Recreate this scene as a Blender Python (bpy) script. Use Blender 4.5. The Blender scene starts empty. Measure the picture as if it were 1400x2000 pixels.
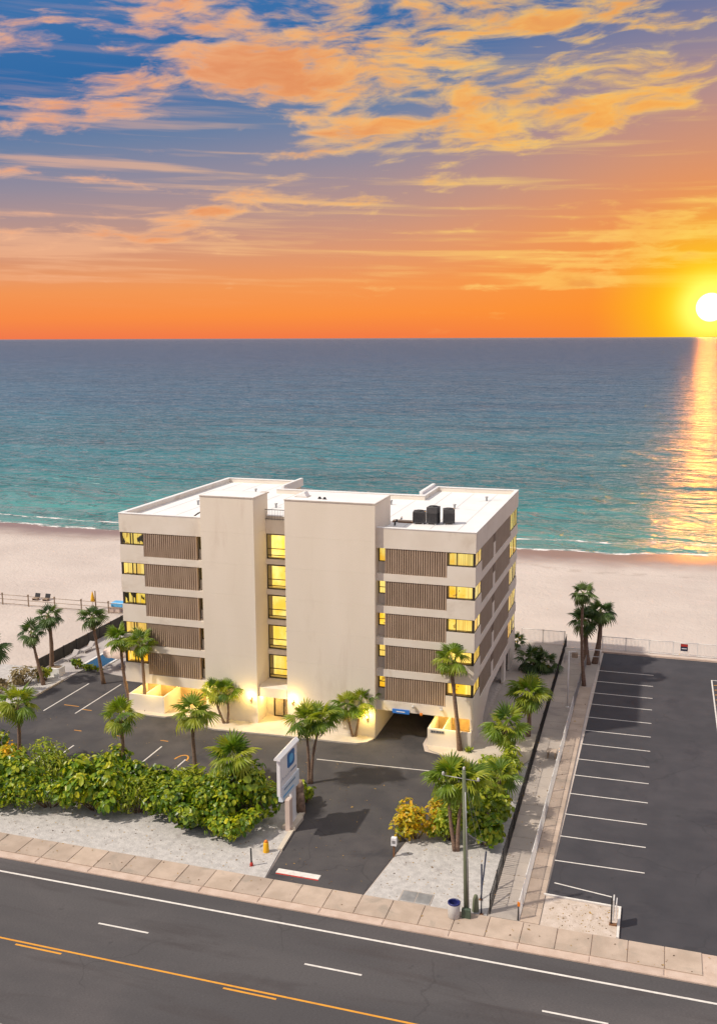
import bpy, math, random
from mathutils import Matrix, Vector
R = math.radians
random.seed(7)
scene = bpy.context.scene
COL = scene.collection

# ------------------------------------------------------------------ camera
F, PITCH, YAW, ROLL, CAMH = 1905.0, math.atan(340 / 1905.0), R(17.4), R(0.2), 32.0
fw = Vector((-math.sin(YAW) * math.cos(PITCH), math.cos(YAW) * math.cos(PITCH), -math.sin(PITCH)))
r0 = Vector((math.cos(YAW), math.sin(YAW), 0)); u0 = r0.cross(fw)
rt = r0 * math.cos(ROLL) - u0 * math.sin(ROLL); up = rt.cross(fw)
camd = bpy.data.cameras.new('camera'); cam = bpy.data.objects.new('camera', camd); COL.objects.link(cam)
camd.sensor_fit = 'VERTICAL'; camd.sensor_height = 24; camd.lens = F / 2000 * 24
camd.clip_start = 0.5; camd.clip_end = 120000
cam.matrix_world = Matrix(((rt.x, up.x, -fw.x, 0), (rt.y, up.y, -fw.y, 0), (rt.z, up.z, -fw.z, CAMH), (0, 0, 0, 1)))
scene.camera = cam

def ray(x, y): return fw + rt * ((x - 700) / F) + up * ((1000 - y) / F)
def G(x, y, z=0.0):
    d = ray(x, y); t = (z - CAMH) / d.z; return Vector((d.x * t, d.y * t, z))
def azel(x, y):
    d = ray(x, y); return math.degrees(math.atan2(d.x, d.y)), math.degrees(math.atan2(d.z, math.hypot(d.x, d.y)))

# ------------------------------------------------------------------ node helper
class NT:
    def __init__(s, tree): s.t = tree; s.n = tree.nodes; s.l = tree.links
    def new(s, typ, **kw):
        n = s.n.new(typ)
        for k, v in kw.items(): setattr(n, k, v)
        return n
    def put(s, sock, v):
        if isinstance(v, bpy.types.NodeSocket): s.l.new(v, sock)
        elif v is not None: sock.default_value = v
    def m(s, op, a, b=None, c=None, clamp=False):
        n = s.new('ShaderNodeMath', operation=op, use_clamp=clamp)
        s.put(n.inputs[0], a); s.put(n.inputs[1], b)
        if c is not None: s.put(n.inputs[2], c)
        return n.outputs[0]
    def vm(s, op, a, b=None):
        n = s.new('ShaderNodeVectorMath', operation=op); s.put(n.inputs[0], a); s.put(n.inputs[1], b); return n.outputs[0]
    def noise(s, vec, scale, detail=4, rough=0.55, dist=0.0, dim='3D'):
        n = s.new('ShaderNodeTexNoise', noise_dimensions=dim); s.put(n.inputs['Vector'], vec)
        n.inputs['Scale'].default_value = scale; n.inputs['Detail'].default_value = detail
        n.inputs['Roughness'].default_value = rough; n.inputs['Distortion'].default_value = dist
        return n.outputs['Fac']
    def ramp(s, fac, stops, interp='LINEAR'):
        n = s.new('ShaderNodeValToRGB'); cr = n.color_ramp; cr.interpolation = interp
        while len(cr.elements) > 1: cr.elements.remove(cr.elements[-1])
        cr.elements[0].position = stops[0][0]; cr.elements[0].color = (*stops[0][1], 1)
        for p, c in stops[1:]:
            e = cr.elements.new(p); e.color = (*c, 1)
        s.put(n.inputs[0], fac); return n.outputs[0]
    def fr(s, fac, lo, hi, a=0.0, b=1.0, smooth=True):
        n = s.new('ShaderNodeMapRange', interpolation_type='SMOOTHSTEP' if smooth else 'LINEAR')
        s.put(n.inputs[0], fac); n.inputs[1].default_value = lo; n.inputs[2].default_value = hi
        s.put(n.inputs[3], a); s.put(n.inputs[4], b); return n.outputs[0]
    def mix(s, fac, a, b, blend='MIX'):
        n = s.new('ShaderNodeMix', data_type='RGBA', blend_type=blend)
        s.put(n.inputs[0], fac)
        for k, v in ((6, a), (7, b)):
            if isinstance(v, (tuple, list)) and len(v) == 3: v = (*v, 1)
            s.put(n.inputs[k], v)
        return n.outputs[2]
    def xyz(s, x, y, z=0.0):
        n = s.new('ShaderNodeCombineXYZ'); s.put(n.inputs[0], x); s.put(n.inputs[1], y); s.put(n.inputs[2], z); return n.outputs[0]
    def sep(s, v):
        n = s.new('ShaderNodeSeparateXYZ'); s.put(n.inputs[0], v); return n.outputs
def lin(r, g, b):
    f = lambda c: (c / 255 / 12.92) if c <= 10 else ((c / 255 + 0.055) / 1.055) ** 2.4
    return (f(r), f(g), f(b))

# ------------------------------------------------------------------ world: sunset sky
SUN_AZ, SUN_EL = azel(1387, 600)
world = bpy.data.worlds.new('World'); scene.world = world; world.use_nodes = True
W = NT(world.node_tree); W.n.clear()
tc = W.new('ShaderNodeTexCoord'); dirv = W.vm('NORMALIZE', tc.outputs['Generated'])
dx, dy, dz = W.sep(dirv)
az = W.m('MULTIPLY', W.m('ARCTAN2', dx, dy), 180 / math.pi)
el = W.m('MULTIPLY', W.m('ARCSINE', dz), 180 / math.pi)
# clear sky: warm band along the horizon, bluer with height and away from the sun
side = W.fr(W.m('ABSOLUTE', W.m('SUBTRACT', az, SUN_AZ)), 0, 60, 0, 1, False)
elw = W.m('ADD', el, W.m('MULTIPLY', W.m('SUBTRACT', side, 0.33), W.m('MINIMUM', W.m('MULTIPLY', W.m('MAXIMUM', el, 0.0), 0.8), 9.0)))
t = W.m('DIVIDE', elw, 60.0)
sky = W.ramp(t, [(0.0, lin(242, 122, 70)), (0.022, lin(250, 144, 64)), (0.05, lin(243, 152, 84)), (0.082, lin(222, 152, 112)),
                 (0.12, lin(186, 148, 138)), (0.16, lin(150, 140, 154)), (0.205, lin(108, 128, 162)), (0.26, lin(50, 106, 164)),
                 (0.34, lin(66, 116, 172)), (0.50, lin(170, 180, 200)), (0.75, lin(214, 210, 214)), (1.0, lin(226, 220, 218))])
# left end of the horizon is redder
sky = W.mix(W.m('MULTIPLY', W.fr(side, 0.3, 0.75), W.fr(el, 0, 4, 0.35, 0)), sky, (*lin(236, 120, 88), 1))
# glow round the sun
sd = Vector((math.sin(R(SUN_AZ)) * math.cos(R(SUN_EL)), math.cos(R(SUN_AZ)) * math.cos(R(SUN_EL)), math.sin(R(SUN_EL))))
dotn = W.new('ShaderNodeVectorMath', operation='DOT_PRODUCT'); W.put(dotn.inputs[0], dirv); dotn.inputs[1].default_value = sd
ang = W.m('MULTIPLY', W.m('ARCCOSINE', W.m('MINIMUM', dotn.outputs['Value'], 0.999999)), 180 / math.pi)
warm = W.m('POWER', W.fr(ang, 0, 21, 1, 0, False), 1.8)
sky = W.mix(W.m('MULTIPLY', warm, 0.85), sky, (*lin(255, 148, 10), 1))
yel = W.m('POWER', W.fr(ang, 0, 6.6, 1, 0, False), 1.5)
sky = W.mix(W.m('MULTIPLY', yel, 1.0, clamp=True), sky, (*lin(255, 226, 0), 1))
# clouds
warpx = W.m('SUBTRACT', W.noise(W.xyz(W.m('MULTIPLY', az, 0.16), W.m('MULTIPLY', el, 0.4), 3.1), 1.0, 2), 0.5)
warpy = W.m('SUBTRACT', W.noise(W.xyz(W.m('MULTIPLY', az, 0.16), W.m('MULTIPLY', el, 0.4), 9.7), 1.0, 2), 0.5)
ax = W.m('ADD', az, W.m('MULTIPLY', warpx, 4.0)); ey = W.m('ADD', el, W.m('MULTIPLY', warpy, 1.5))
n1 = W.noise(W.xyz(W.m('ADD', W.m('MULTIPLY', ax, 0.13), W.m('MULTIPLY', ey, 0.10)), W.m('SUBTRACT', W.m('MULTIPLY', ey, 0.50), W.m('MULTIPLY', ax, 0.05)), 1.3), 1.0, 5, 0.58, 0.25)
n2 = W.noise(W.xyz(W.m('ADD', W.m('MULTIPLY', ax, 0.36), W.m('MULTIPLY', ey, 0.45)), W.m('SUBTRACT', W.m('MULTIPLY', ey, 1.55), W.m('MULTIPLY', ax, 0.16)), 7.7), 1.0, 7, 0.62, 0.0)
n3 = W.noise(W.xyz(W.m('MULTIPLY', az, 0.075), W.m('ADD', W.m('MULTIPLY', el, 1.5), W.m('MULTIPLY', az, 0.03)), 4.4), 1.0, 4, 0.55, 0.2)
bumps = None
for px, py, hx, hy, rot, amp in [
        (640, 150, 330, 92, -6, .42), (840, 190, 330, 70, -4, .34), (760, 235, 340, 30, -12, .20), (1080, 258, 250, 30, 14, .44), (1030, 42, 250, 62, -14, .38),
        (330, 150, 100, 34, -12, .32), (240, 14, 170, 34, 8, .46), (640, 20, 150, 26, 4, .22), (60, 228, 170, 42, 6, .44), (60, 92, 150, 18, -6, .22),
        (250, 358, 400, 13, -3, .46), (470, 404, 370, 14, 1, .46), (190, 452, 340, 24, 1, .38), (900, 470, 180, 8, -6, .24),
        (1290, 490, 220, 30, 12, .42), (1390, 405, 110, 26, 8, .40), (790, 570, 190, 9, 0, .26), (1330, 200, 70, 14, -12, .3), (600, 296, 150, 8, 0, .22)]:
    a0, e0 = azel(px, py); sx = hx / F * 57.3; sy = hy / F * 57.3
    u = W.m('SUBTRACT', ax, a0); v = W.m('SUBTRACT', ey, e0)
    c, s_ = math.cos(R(rot)), math.sin(R(rot))
    uu = W.m('ADD', W.m('MULTIPLY', u, c / sx), W.m('MULTIPLY', v, s_ / sx))
    vv = W.m('SUBTRACT', W.m('MULTIPLY', v, c / sy), W.m('MULTIPLY', u, s_ / sy))
    q = W.m('ADD', W.m('MULTIPLY', uu, uu), W.m('MULTIPLY', vv, vv))
    b = W.m('MULTIPLY', W.m('EXPONENT', W.m('MULTIPLY', q, -0.75)), amp)
    bumps = b if bumps is None else W.m('ADD', bumps, b)
bumps = W.m('MULTIPLY', W.m('MINIMUM', bumps, 0.55), 0.86)
outside = W.m('ADD', W.fr(el, 17, 26, 0, 0.12), W.m('MULTIPLY', W.fr(side, 0.66, 0.9), 0.06))
dens = W.m('ADD', W.m('ADD', W.m('MULTIPLY', W.m('SUBTRACT', n1, 0.5), 1.7), W.m('MULTIPLY', W.m('SUBTRACT', n2, 0.5), 0.95)), W.m('ADD', bumps, outside))
dens = W.m('ADD', dens, W.m('MULTIPLY', W.m('SUBTRACT', n3, 0.5), W.fr(el, 2, 11, 0.85, 0.3)))
cover = W.fr(dens, 0.20, 0.62)
thick = W.fr(dens, 0.36, 0.72)
lightc = W.mix(W.fr(side, 0.12, 0.62), (*lin(255, 212, 112), 1), (*lin(252, 190, 146), 1))
lightc = W.mix(yel, lightc, (*lin(255, 244, 70), 1))
darkc = W.mix(W.fr(side, 0.1, 0.6), (*lin(250, 160, 62), 1), (*lin(238, 152, 102), 1))
shadec = W.mix(W.m('ADD', W.fr(dens, 0.30, 0.72, 0.75, 0.0), W.fr(n2, 0.40, 0.68, 0.0, 0.35)), darkc, lightc)
shadec = W.mix(W.m('MULTIPLY', thick, W.fr(n1, 0.50, 0.68, 0, 0.4)), shadec, (*lin(226, 136, 74), 1))
highc = W.mix(W.fr(n2, 0.35, 0.65), (*lin(186, 172, 182), 1), (*lin(226, 204, 192), 1))
shadec = W.mix(W.fr(el, 18, 34), shadec, highc)
veil = W.m('MULTIPLY', W.fr(n3, 0.50, 0.70), W.m('MULTIPLY', W.fr(el, 1.5, 4.0, 0, 1), W.fr(el, 9, 14, 0.5, 0.12)))
sky = W.mix(veil, sky, lightc)
sky = W.mix(W.m('MULTIPLY', cover, W.fr(el, 0.2, 2.5, 0.15, 0.90)), sky, shadec)
# the sun's disc
sky = W.mix(W.m('POWER', W.fr(ang, 0.5, 2.3, 1, 0, False), 2.4), sky, (1.4, 1.3, 0.5, 1))
disc = W.fr(ang, 0.25, 0.80, 1, 0)
halo = W.m('POWER', W.fr(ang, 0.8, 3.2, 1, 0, False), 2.0)
sky = W.mix(W.m('MULTIPLY', halo, 0.8), sky, (1.6, 1.15, 0.10, 1))
sky = W.mix(disc, sky, (1250.0, 390.0, 26.0, 1))
sky = W.mix(W.fr(el, -1.2, -0.2, 1, 0), sky, (0.16, 0.17, 0.2, 1))
bg = W.new('ShaderNodeBackground'); W.put(bg.inputs[0], sky); bg.inputs[1].default_value = 0.88
wo = W.new('ShaderNodeOutputWorld'); W.l.new(bg.outputs[0], wo.inputs[0])
world.cycles.sampling_method = 'MANUAL'; world.cycles.sample_map_resolution = 1024

# ------------------------------------------------------------------ sun lamp (shadows fall to the right and away)
sl = bpy.data.lights.new('sun', 'SUN'); sl.energy = 3.2; sl.angle = R(1.2); sl.color = (1.0, 0.90, 0.76)
so = bpy.data.objects.new('sun', sl); COL.objects.link(so)
so.rotation_euler = Vector((12.3, 8.4, -17.35)).to_track_quat('-Z', 'Y').to_euler(); so.location = (-60, -20, 90)
vs = scene.view_settings; vs.view_transform = 'Standard'; vs.look = 'None'; vs.gamma = 1; vs.use_curve_mapping = False; vs.exposure = 0.2
scene.render.resolution_x = 716; scene.render.resolution_y = 1024

# ------------------------------------------------------------------ mesh helpers
class MB:
    def __init__(s): s.v = []; s.f = []; s.mi = []; s.sm = []
    def add(s, vs, fs, mi=0, smooth=False):
        o = len(s.v); s.v += [tuple(v) for v in vs]
        for f in fs: s.f.append(tuple(i + o for i in f)); s.mi.append(mi); s.sm.append(smooth)
        return s
    def box(s, x0, x1, y0, y1, z0, z1, mi=0):
        vs = [(x, y, z) for z in (z0, z1) for y in (y0, y1) for x in (x0, x1)]
        return s.add(vs, [(0, 2, 3, 1), (4, 5, 7, 6), (0, 1, 5, 4), (1, 3, 7, 5), (3, 2, 6, 7), (2, 0, 4, 6)], mi)
    def bevbox(s, x0, x1, y0, y1, z0, z1, b=0.02, mi=0):
        vs = []; 
        for z, i in ((z0, 0), (z1 - b, 0), (z1, b)):
            vs += [(x0 + i, y0 + i, z), (x1 - i, y0 + i, z), (x1 - i, y1 - i, z), (x0 + i, y1 - i, z)]
        fs = [(3, 2, 1, 0), (8, 9, 10, 11)]
        for k in (0, 4):
            for i in range(4): fs.append((k + i, k + (i + 1) % 4, k + 4 + (i + 1) % 4, k + 4 + i))
        return s.add(vs, fs, mi)
    def poly(s, pts, z0, z1, mi=0):
        n = len(pts); vs = [(p[0], p[1], z0) for p in pts] + [(p[0], p[1], z1) for p in pts]
        fs = [tuple(range(n - 1, -1, -1)), tuple(range(n, 2 * n))] + [(i, (i + 1) % n, n + (i + 1) % n, n + i) for i in range(n)]
        return s.add(vs, fs, mi)
    def sheet(s, pts, z, mi=0):
        return s.add([(p[0], p[1], z) for p in pts], [tuple(range(len(pts)))], mi)
    def tube(s, path, rad, n=8, mi=0, caps=True, smooth=True):
        path = [Vector(p) for p in path]; rings = []; vs = []
        if not isinstance(rad, (list, tuple)): rad = [rad] * len(path)
        for i, p in enumerate(path):
            d = (path[min(i + 1, len(path) - 1)] - path[max(i - 1, 0)]).normalized()
            a = d.cross(Vector((0.31, 0.95, 0.1)) if abs(d.z) > 0.8 else Vector((0, 0, 1))).normalized(); b = d.cross(a)
            for k in range(n):
                t_ = 2 * math.pi * k / n; vs.append(p + a * math.cos(t_) * rad[i] + b * math.sin(t_) * rad[i])
        fs = []
        for i in range(len(path) - 1):
            for k in range(n): fs.append((i * n + k, i * n + (k + 1) % n, (i + 1) * n + (k + 1) % n, (i + 1) * n + k))
        s.add(vs, fs, mi, smooth)
        if caps:
            o = len(s.v) - len(vs); 
            s.f.append(tuple(o + k for k in range(n - 1, -1, -1))); s.mi.append(mi); s.sm.append(False)
            e = o + (len(path) - 1) * n; s.f.append(tuple(e + k for k in range(n))); s.mi.append(mi); s.sm.append(False)
        return s
    def lathe(s, prof, c=(0, 0, 0), n=16, mi=0, smooth=True):
        vs = []; fs = []
        for (r, z) in prof:
            for k in range(n): a = 2 * math.pi * k / n; vs.append((c[0] + r * math.cos(a), c[1] + r * math.sin(a), c[2] + z))
        for i in range(len(prof) - 1):
            for k in range(n): fs.append((i * n + k, i * n + (k + 1) % n, (i + 1) * n + (k + 1) % n, (i + 1) * n + k))
        return s.add(vs, fs, mi, smooth)
    def mesh(s, name, mats):
        me = bpy.data.meshes.new(name); me.from_pydata(s.v, [], s.f)
        for m_ in (mats if isinstance(mats, (list, tuple)) else [mats]): me.materials.append(m_)
        me.polygons.foreach_set('material_index', s.mi); me.polygons.foreach_set('use_smooth', s.sm)
        me.update(); return me
    def build(s, name, mats, parent=None, **kw): return obj(name, s.mesh(name, mats), parent, **kw)
def obj(name, me, parent=None, label=None, cat=None, group=None, kind=None, loc=None):
    o = bpy.data.objects.new(name, me); COL.objects.link(o)
    if parent is not None: o.parent = parent
    if loc is not None: o.location = loc
    return tag(o, label, cat, group, kind)
def tag(o, label=None, cat=None, group=None, kind=None):
    for k, v in (('label', label), ('category', cat), ('group', group), ('kind', kind)):
        if v: o[k] = v
    return o
def thing(name, loc, label, cat, group=None, rz=0.0):
    o = obj(name, None, None, label, cat, group, None, loc); o.rotation_euler = (0, 0, rz); o.empty_display_size = 0.3; return o
def copy_tree(o, parent=None):
    c = o.copy(); COL.objects.link(c); c.parent = parent
    for ch in list(o.children): copy_tree(ch, c)
    return c

# ------------------------------------------------------------------ materials
def mat(name, c1, c2=None, rough=0.75, scale=1.5, detail=6, bump=0.0, bscale=20.0, metal=0.0, fine=0.0, spec=0.5, stain=None, stainscale=0.25, stainlo=0.52, coord='pos', stretch=None, rand=0.0):
    m = bpy.data.materials.new(name); m.use_nodes = True; T = NT(m.node_tree); bs = T.n['Principled BSDF']
    if coord == 'pos': p = T.new('ShaderNodeNewGeometry').outputs['Position']
    else: p = T.new('ShaderNodeTexCoord').outputs['Object']
    if stretch: p = T.vm('MULTIPLY', p, stretch)
    col = (*c1, 1)
    if c2 is not None: col = T.mix(T.fr(T.noise(p, scale, detail), 0.32, 0.68), c1, c2)
    if stain is not None: col = T.mix(T.fr(T.noise(p, stainscale, 7, 0.62, 0.6), stainlo, stainlo + 0.16), col, (*stain, 1))
    if fine: 
        g = T.noise(p, 45, 2, 0.6); col = T.mix(1.0, col, T.ramp(g, [(0.3, (1 - fine,) * 3), (0.7, (1 + fine,) * 3)]), 'MULTIPLY')
    if rand:
        ri = T.new('ShaderNodeObjectInfo').outputs['Random']
        col = T.mix(1.0, col, T.ramp(ri, [(0, (1 - rand,) * 3), (1, (1 + rand * 0.6, 1 + rand * 0.5, 1 + rand * 0.3))]), 'MULTIPLY')
    T.put(bs.inputs['Base Color'], col); bs.inputs['Roughness'].default_value = rough; bs.inputs['Metallic'].default_value = metal
    bs.inputs['Specular IOR Level'].default_value = spec
    if bump:
        b = T.new('ShaderNodeBump'); b.inputs['Distance'].default_value = bump; b.inputs['Strength'].default_value = 1.0
        T.put(b.inputs['Height'], T.noise(p, bscale, 5)); T.l.new(b.outputs[0], bs.inputs['Normal'])
    return m
def crack(m, scale, width, dark, amt=.8):
    T = NT(m.node_tree); bs = T.n['Principled BSDF']; src = bs.inputs['Base Color'].links[0].from_socket
    p = T.new('ShaderNodeNewGeometry').outputs['Position']; nz = T.new('ShaderNodeTexNoise'); T.put(nz.inputs['Vector'], p); nz.inputs['Scale'].default_value = .5; nz.inputs['Detail'].default_value = 4
    q = T.vm('ADD', p, T.vm('SCALE', nz.outputs['Color'])); q.node.inputs[1].default_value = (0, 0, 0)
    q = T.vm('ADD', p, T.vm('MULTIPLY', nz.outputs['Color'], (2.2, 2.2, 0)))
    v = T.new('ShaderNodeTexVoronoi', feature='DISTANCE_TO_EDGE'); T.put(v.inputs['Vector'], q); v.inputs['Scale'].default_value = scale
    f = T.m('MULTIPLY', T.fr(v.outputs['Distance'], width * .4, width, 1, 0), T.fr(T.noise(p, .13, 2), .48, .58))
    T.put(bs.inputs['Base Color'], T.mix(T.m('MULTIPLY', f, amt), src, (*dark, 1)))
    return m
def emis(name, c1, c2, strength, scale=0.8, dark=None, folds=True):
    m = bpy.data.materials.new(name); m.use_nodes = True; T = NT(m.node_tree); T.n.clear()
    p = T.new('ShaderNodeNewGeometry').outputs['Position']; ri = T.new('ShaderNodeObjectInfo').outputs['Random']
    q = T.vm('ADD', p, T.xyz(T.m('MULTIPLY', ri, 37.0), 0.0, T.m('MULTIPLY', ri, 11.0)))
    col = T.mix(T.fr(T.noise(T.vm('MULTIPLY', q, (scale * 1.1, scale * 1.1, scale * 0.7)), 1.0, 3), 0.35, 0.65), c1, c2)
    if folds:
        fo = T.noise(T.vm('MULTIPLY', q, (7.0, 7.0, 0.15)), 1.0, 2); area = T.fr(T.noise(T.vm('MULTIPLY', q, (0.9, 0.9, 0.02)), 1.0, 1), 0.46, 0.5)
        col = T.mix(area, col, T.mix(1.0, T.mix(.5, col, (*lin(255, 236, 150), 1)), T.ramp(fo, [(.3, (.62, .55, .45)), (.6, (1.05, 1.05, 1.0))]), 'MULTIPLY'))
        furn = T.m('MULTIPLY', T.fr(T.noise(T.vm('MULTIPLY', q, (2.2, 2.2, 2.6)), 1.0, 1), 0.60, 0.62), T.m('SUBTRACT', 1.0, area)); col = T.mix(T.m('MULTIPLY', furn, .7), col, (0.30, 0.13, 0.02, 1))
    if dark is not None: col = T.mix(T.fr(T.noise(T.vm('MULTIPLY', q, (1.3, 1.3, 0.9)), 1.0, 2), 0.54, 0.58), col, (*dark, 1))
    e = T.new('ShaderNodeEmission'); T.put(e.inputs[0], col); T.put(e.inputs[1], T.m('MULTIPLY', T.m('ADD', T.m('MULTIPLY', ri, .5), .75), strength))
    o = T.new('ShaderNodeOutputMaterial'); T.l.new(e.outputs[0], o.inputs[0]); return m
def glass(name, tint=(0.97, 0.95, 0.9), refl=0.10):
    m = bpy.data.materials.new(name); m.use_nodes = True; T = NT(m.node_tree); T.n.clear()
    tr = T.new('ShaderNodeBsdfTransparent'); tr.inputs[0].default_value = (*tint, 1)
    gl = T.new('ShaderNodeBsdfGlossy'); gl.inputs['Roughness'].default_value = 0.03
    fz = T.new('ShaderNodeFresnel'); fz.inputs[0].default_value = 1.22
    mx = T.new('ShaderNodeMixShader'); bf = T.new('ShaderNodeNewGeometry').outputs['Backfacing']; T.put(mx.inputs[0], T.m('MULTIPLY', T.m('MINIMUM', T.m('MAXIMUM', fz.outputs[0], refl * 0.5), 0.35), T.m('SUBTRACT', 1.0, bf))); T.l.new(tr.outputs[0], mx.inputs[1]); T.l.new(gl.outputs[0], mx.inputs[2])
    o = T.new('ShaderNodeOutputMaterial'); T.l.new(mx.outputs[0], o.inputs[0]); return m
def leafmat(name, c_a, c_b, c_c, transl=0.3, rough=0.45, attr=False):
    m = bpy.data.materials.new(name); m.use_nodes = True; T = NT(m.node_tree); bs = T.n['Principled BSDF']
    p = T.new('ShaderNodeNewGeometry').outputs['Position']
    ri = T.new('ShaderNodeObjectInfo').outputs['Random']
    f = T.noise(p, 1.3, 3)
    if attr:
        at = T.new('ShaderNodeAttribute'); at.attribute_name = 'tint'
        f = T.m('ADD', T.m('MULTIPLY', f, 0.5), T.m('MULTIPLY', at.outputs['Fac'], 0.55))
    else: f = T.m('ADD', T.m('MULTIPLY', f, 0.6), T.m('MULTIPLY', ri, 0.45))
    col = T.ramp(f, [(0.20, c_a), (0.45, c_b), (0.76, c_c)])
    T.put(bs.inputs['Base Color'], col); bs.inputs['Roughness'].default_value = rough
    tl = T.new('ShaderNodeBsdfTranslucent'); T.put(tl.inputs[0], T.mix(1.0, col, (1.5, 1.6, 0.6, 1), 'MULTIPLY'))
    mx = T.new('ShaderNodeMixShader'); mx.inputs[0].default_value = transl
    T.l.new(bs.outputs[0], mx.inputs[1]); T.l.new(tl.outputs[0], mx.inputs[2]); T.l.new(mx.outputs[0], T.n['Material Output'].inputs[0])
    return m

M = {}
M['stucco'] = mat('stucco', (0.73, 0.655, 0.56), (0.78, 0.71, 0.62), 0.85, 0.5, 6, 0.008, 22, stain=(0.64, 0.56, 0.465), stainscale=0.3, stainlo=0.56)
M['tower'] = mat('tower_stucco', (0.77, 0.685, 0.57), (0.81, 0.725, 0.615), 0.88, 0.35, 7, 0.008, 22, stain=(0.71, 0.615, 0.505), stainscale=0.45, stainlo=0.57, stretch=(1, 1, 0.22), fine=0.05)
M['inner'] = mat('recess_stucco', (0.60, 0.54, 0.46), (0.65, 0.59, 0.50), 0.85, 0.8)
M['roof'] = mat('roof_membrane', (0.78, 0.77, 0.77), (0.84, 0.83, 0.82), 0.6, 0.4, 6, 0.004, 6, stain=(0.68, 0.67, 0.67), stainscale=0.35, stainlo=0.58)
M['roofseam'] = mat('roof_seam', (0.62, 0.61, 0.61), (0.68, 0.67, 0.66), 0.6, 2)
M['coping'] = mat('coping', (0.52, 0.45, 0.39), (0.6, 0.53, 0.46), 0.6, 3)
M['louvre'] = mat('louvre_wood', (0.38, 0.275, 0.195), (0.45, 0.33, 0.24), 0.6, 1.2, 5, rand=0.08, stretch=(1.6, 1.6, 0.5))
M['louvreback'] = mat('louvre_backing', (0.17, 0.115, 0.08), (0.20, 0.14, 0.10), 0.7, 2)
M['screen'] = mat('side_screen', (0.33, 0.25, 0.185), (0.37, 0.285, 0.215), 0.7, 0.7, 5)
M['bronze'] = mat('bronze_frame', (0.03, 0.022, 0.016), (0.045, 0.032, 0.022), 0.45, 5)
M['glass'] = glass('window_glass')
M['lit'] = emis('lit_room', lin(255, 192, 40), lin(255, 230, 120), 1.1)
M['litstair'] = emis('lit_stairwell', lin(255, 208, 80), lin(255, 234, 140), 1.35, folds=False)
M['litwarm'] = emis('lit_room_amber', lin(250, 176, 30), lin(255, 214, 70), 1.1)
M['litdim'] = emis('partly_lit_room', lin(255, 212, 60), lin(255, 228, 110), 0.9, 0.8, dark=(0.02, 0.02, 0.012))
M['lampglow'] = emis('lamp_glow', (1, 0.72, 0.16), (1, 0.8, 0.3), 7.0, folds=False)
M['asphalt'] = mat('asphalt_lot', (0.040, 0.039, 0.047), (0.051, 0.049, 0.057), 0.88, 0.5, 7, 0.004, 60, fine=0.25, stain=(0.031, 0.030, 0.038), stainscale=0.18, stainlo=0.55)
M['asphalt_old'] = mat('asphalt_driveway', (0.050, 0.047, 0.052), (0.070, 0.065, 0.067), 0.88, 0.4, 8, 0.005, 50, fine=0.28, stain=(0.034, 0.033, 0.039), stainscale=0.16, stainlo=0.5)
M['road'] = mat('road_asphalt', (0.062, 0.058, 0.062), (0.083, 0.077, 0.080), 0.9, 0.22, 8, 0.004, 60, fine=0.22, stain=(0.058, 0.051, 0.053), stainscale=0.5, stainlo=0.52, stretch=(0.16, 1, 1))
def spots(m, dark):
    T = NT(m.node_tree); bs = T.n['Principled BSDF']; src = bs.inputs['Base Color'].links[0].from_socket
    p = T.new('ShaderNodeNewGeometry').outputs['Position']
    f = T.m('MULTIPLY', T.fr(T.noise(p, 1.1, 3, .5), .66, .74), T.fr(T.noise(p, .12, 2), .42, .6))
    pa = T.fr(T.noise(T.vm('MULTIPLY', p, (.07, .11, 1)), 1.0, 5, .6, .5), .46, .62)
    c = T.mix(T.m('MULTIPLY', pa, .45), src, T.mix(1.0, src, (1.45, 1.38, 1.34, 1), 'MULTIPLY'))
    T.put(bs.inputs['Base Color'], T.mix(T.m('MULTIPLY', f, .6), c, (*dark, 1))); return m
for k_ in ('asphalt', 'asphalt_old', 'road'): spots(M[k_], (.026, .025, .028))
crack(M['asphalt'], .16, .012, (.022, .021, .024), .3); crack(M['asphalt_old'], .2, .012, (.022, .021, .024), .35); crack(M['road'], .12, .007, (.03, .027, .028), .3)
M['white_paint'] = mat('white_paint', (0.74, 0.71, 0.67), (0.62, 0.58, 0.55), 0.75, 3.5, 6, stain=(0.36, 0.33, 0.33), stainscale=3, stainlo=0.62)
M['yellow_paint'] = mat('yellow_paint', (0.72, 0.33, 0.03), (0.62, 0.27, 0.03), 0.75, 2, 5, stain=(0.3, 0.16, 0.06), stainscale=3, stainlo=0.64)
M['slab'] = mat('pavement_concrete', (0.40, 0.315, 0.255), (0.50, 0.40, 0.33), 0.9, 0.7, 8, 0.004, 40, fine=0.10, stain=(0.36, 0.30, 0.25), stainscale=0.55, stainlo=0.54, rand=0.13)
M['kerb'] = mat('kerb_concrete', (0.50, 0.38, 0.31), (0.58, 0.46, 0.39), 0.9, 1.2, 6, 0.004, 40, fine=0.12, stain=(0.32, 0.26, 0.22), stainscale=0.8, stainlo=0.6, rand=0.06)
M['walk'] = mat('walkway_concrete', (0.37, 0.325, 0.295), (0.44, 0.385, 0.345), 0.92, 0.5, 8, 0.004, 40, fine=0.14, stain=(0.28, 0.25, 0.24), stainscale=0.3, stainlo=0.55, rand=0.08)
M['apron'] = mat('apron_concrete', (0.52, 0.45, 0.37), (0.6, 0.53, 0.44), 0.9, 0.8, 7, 0.004, 30, fine=0.08)
M['gravel'] = mat('white_shell_gravel', (0.42, 0.40, 0.39), (0.53, 0.505, 0.49), 0.95, 2.2, 9, 0.035, 9, fine=0.35, stain=(0.34, 0.31, 0.30), stainscale=0.9, stainlo=0.57)
M['deck'] = mat('pool_deck', (0.38, 0.35, 0.35), (0.46, 0.43, 0.42), 0.85, 0.8, 6, fine=0.08)
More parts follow.
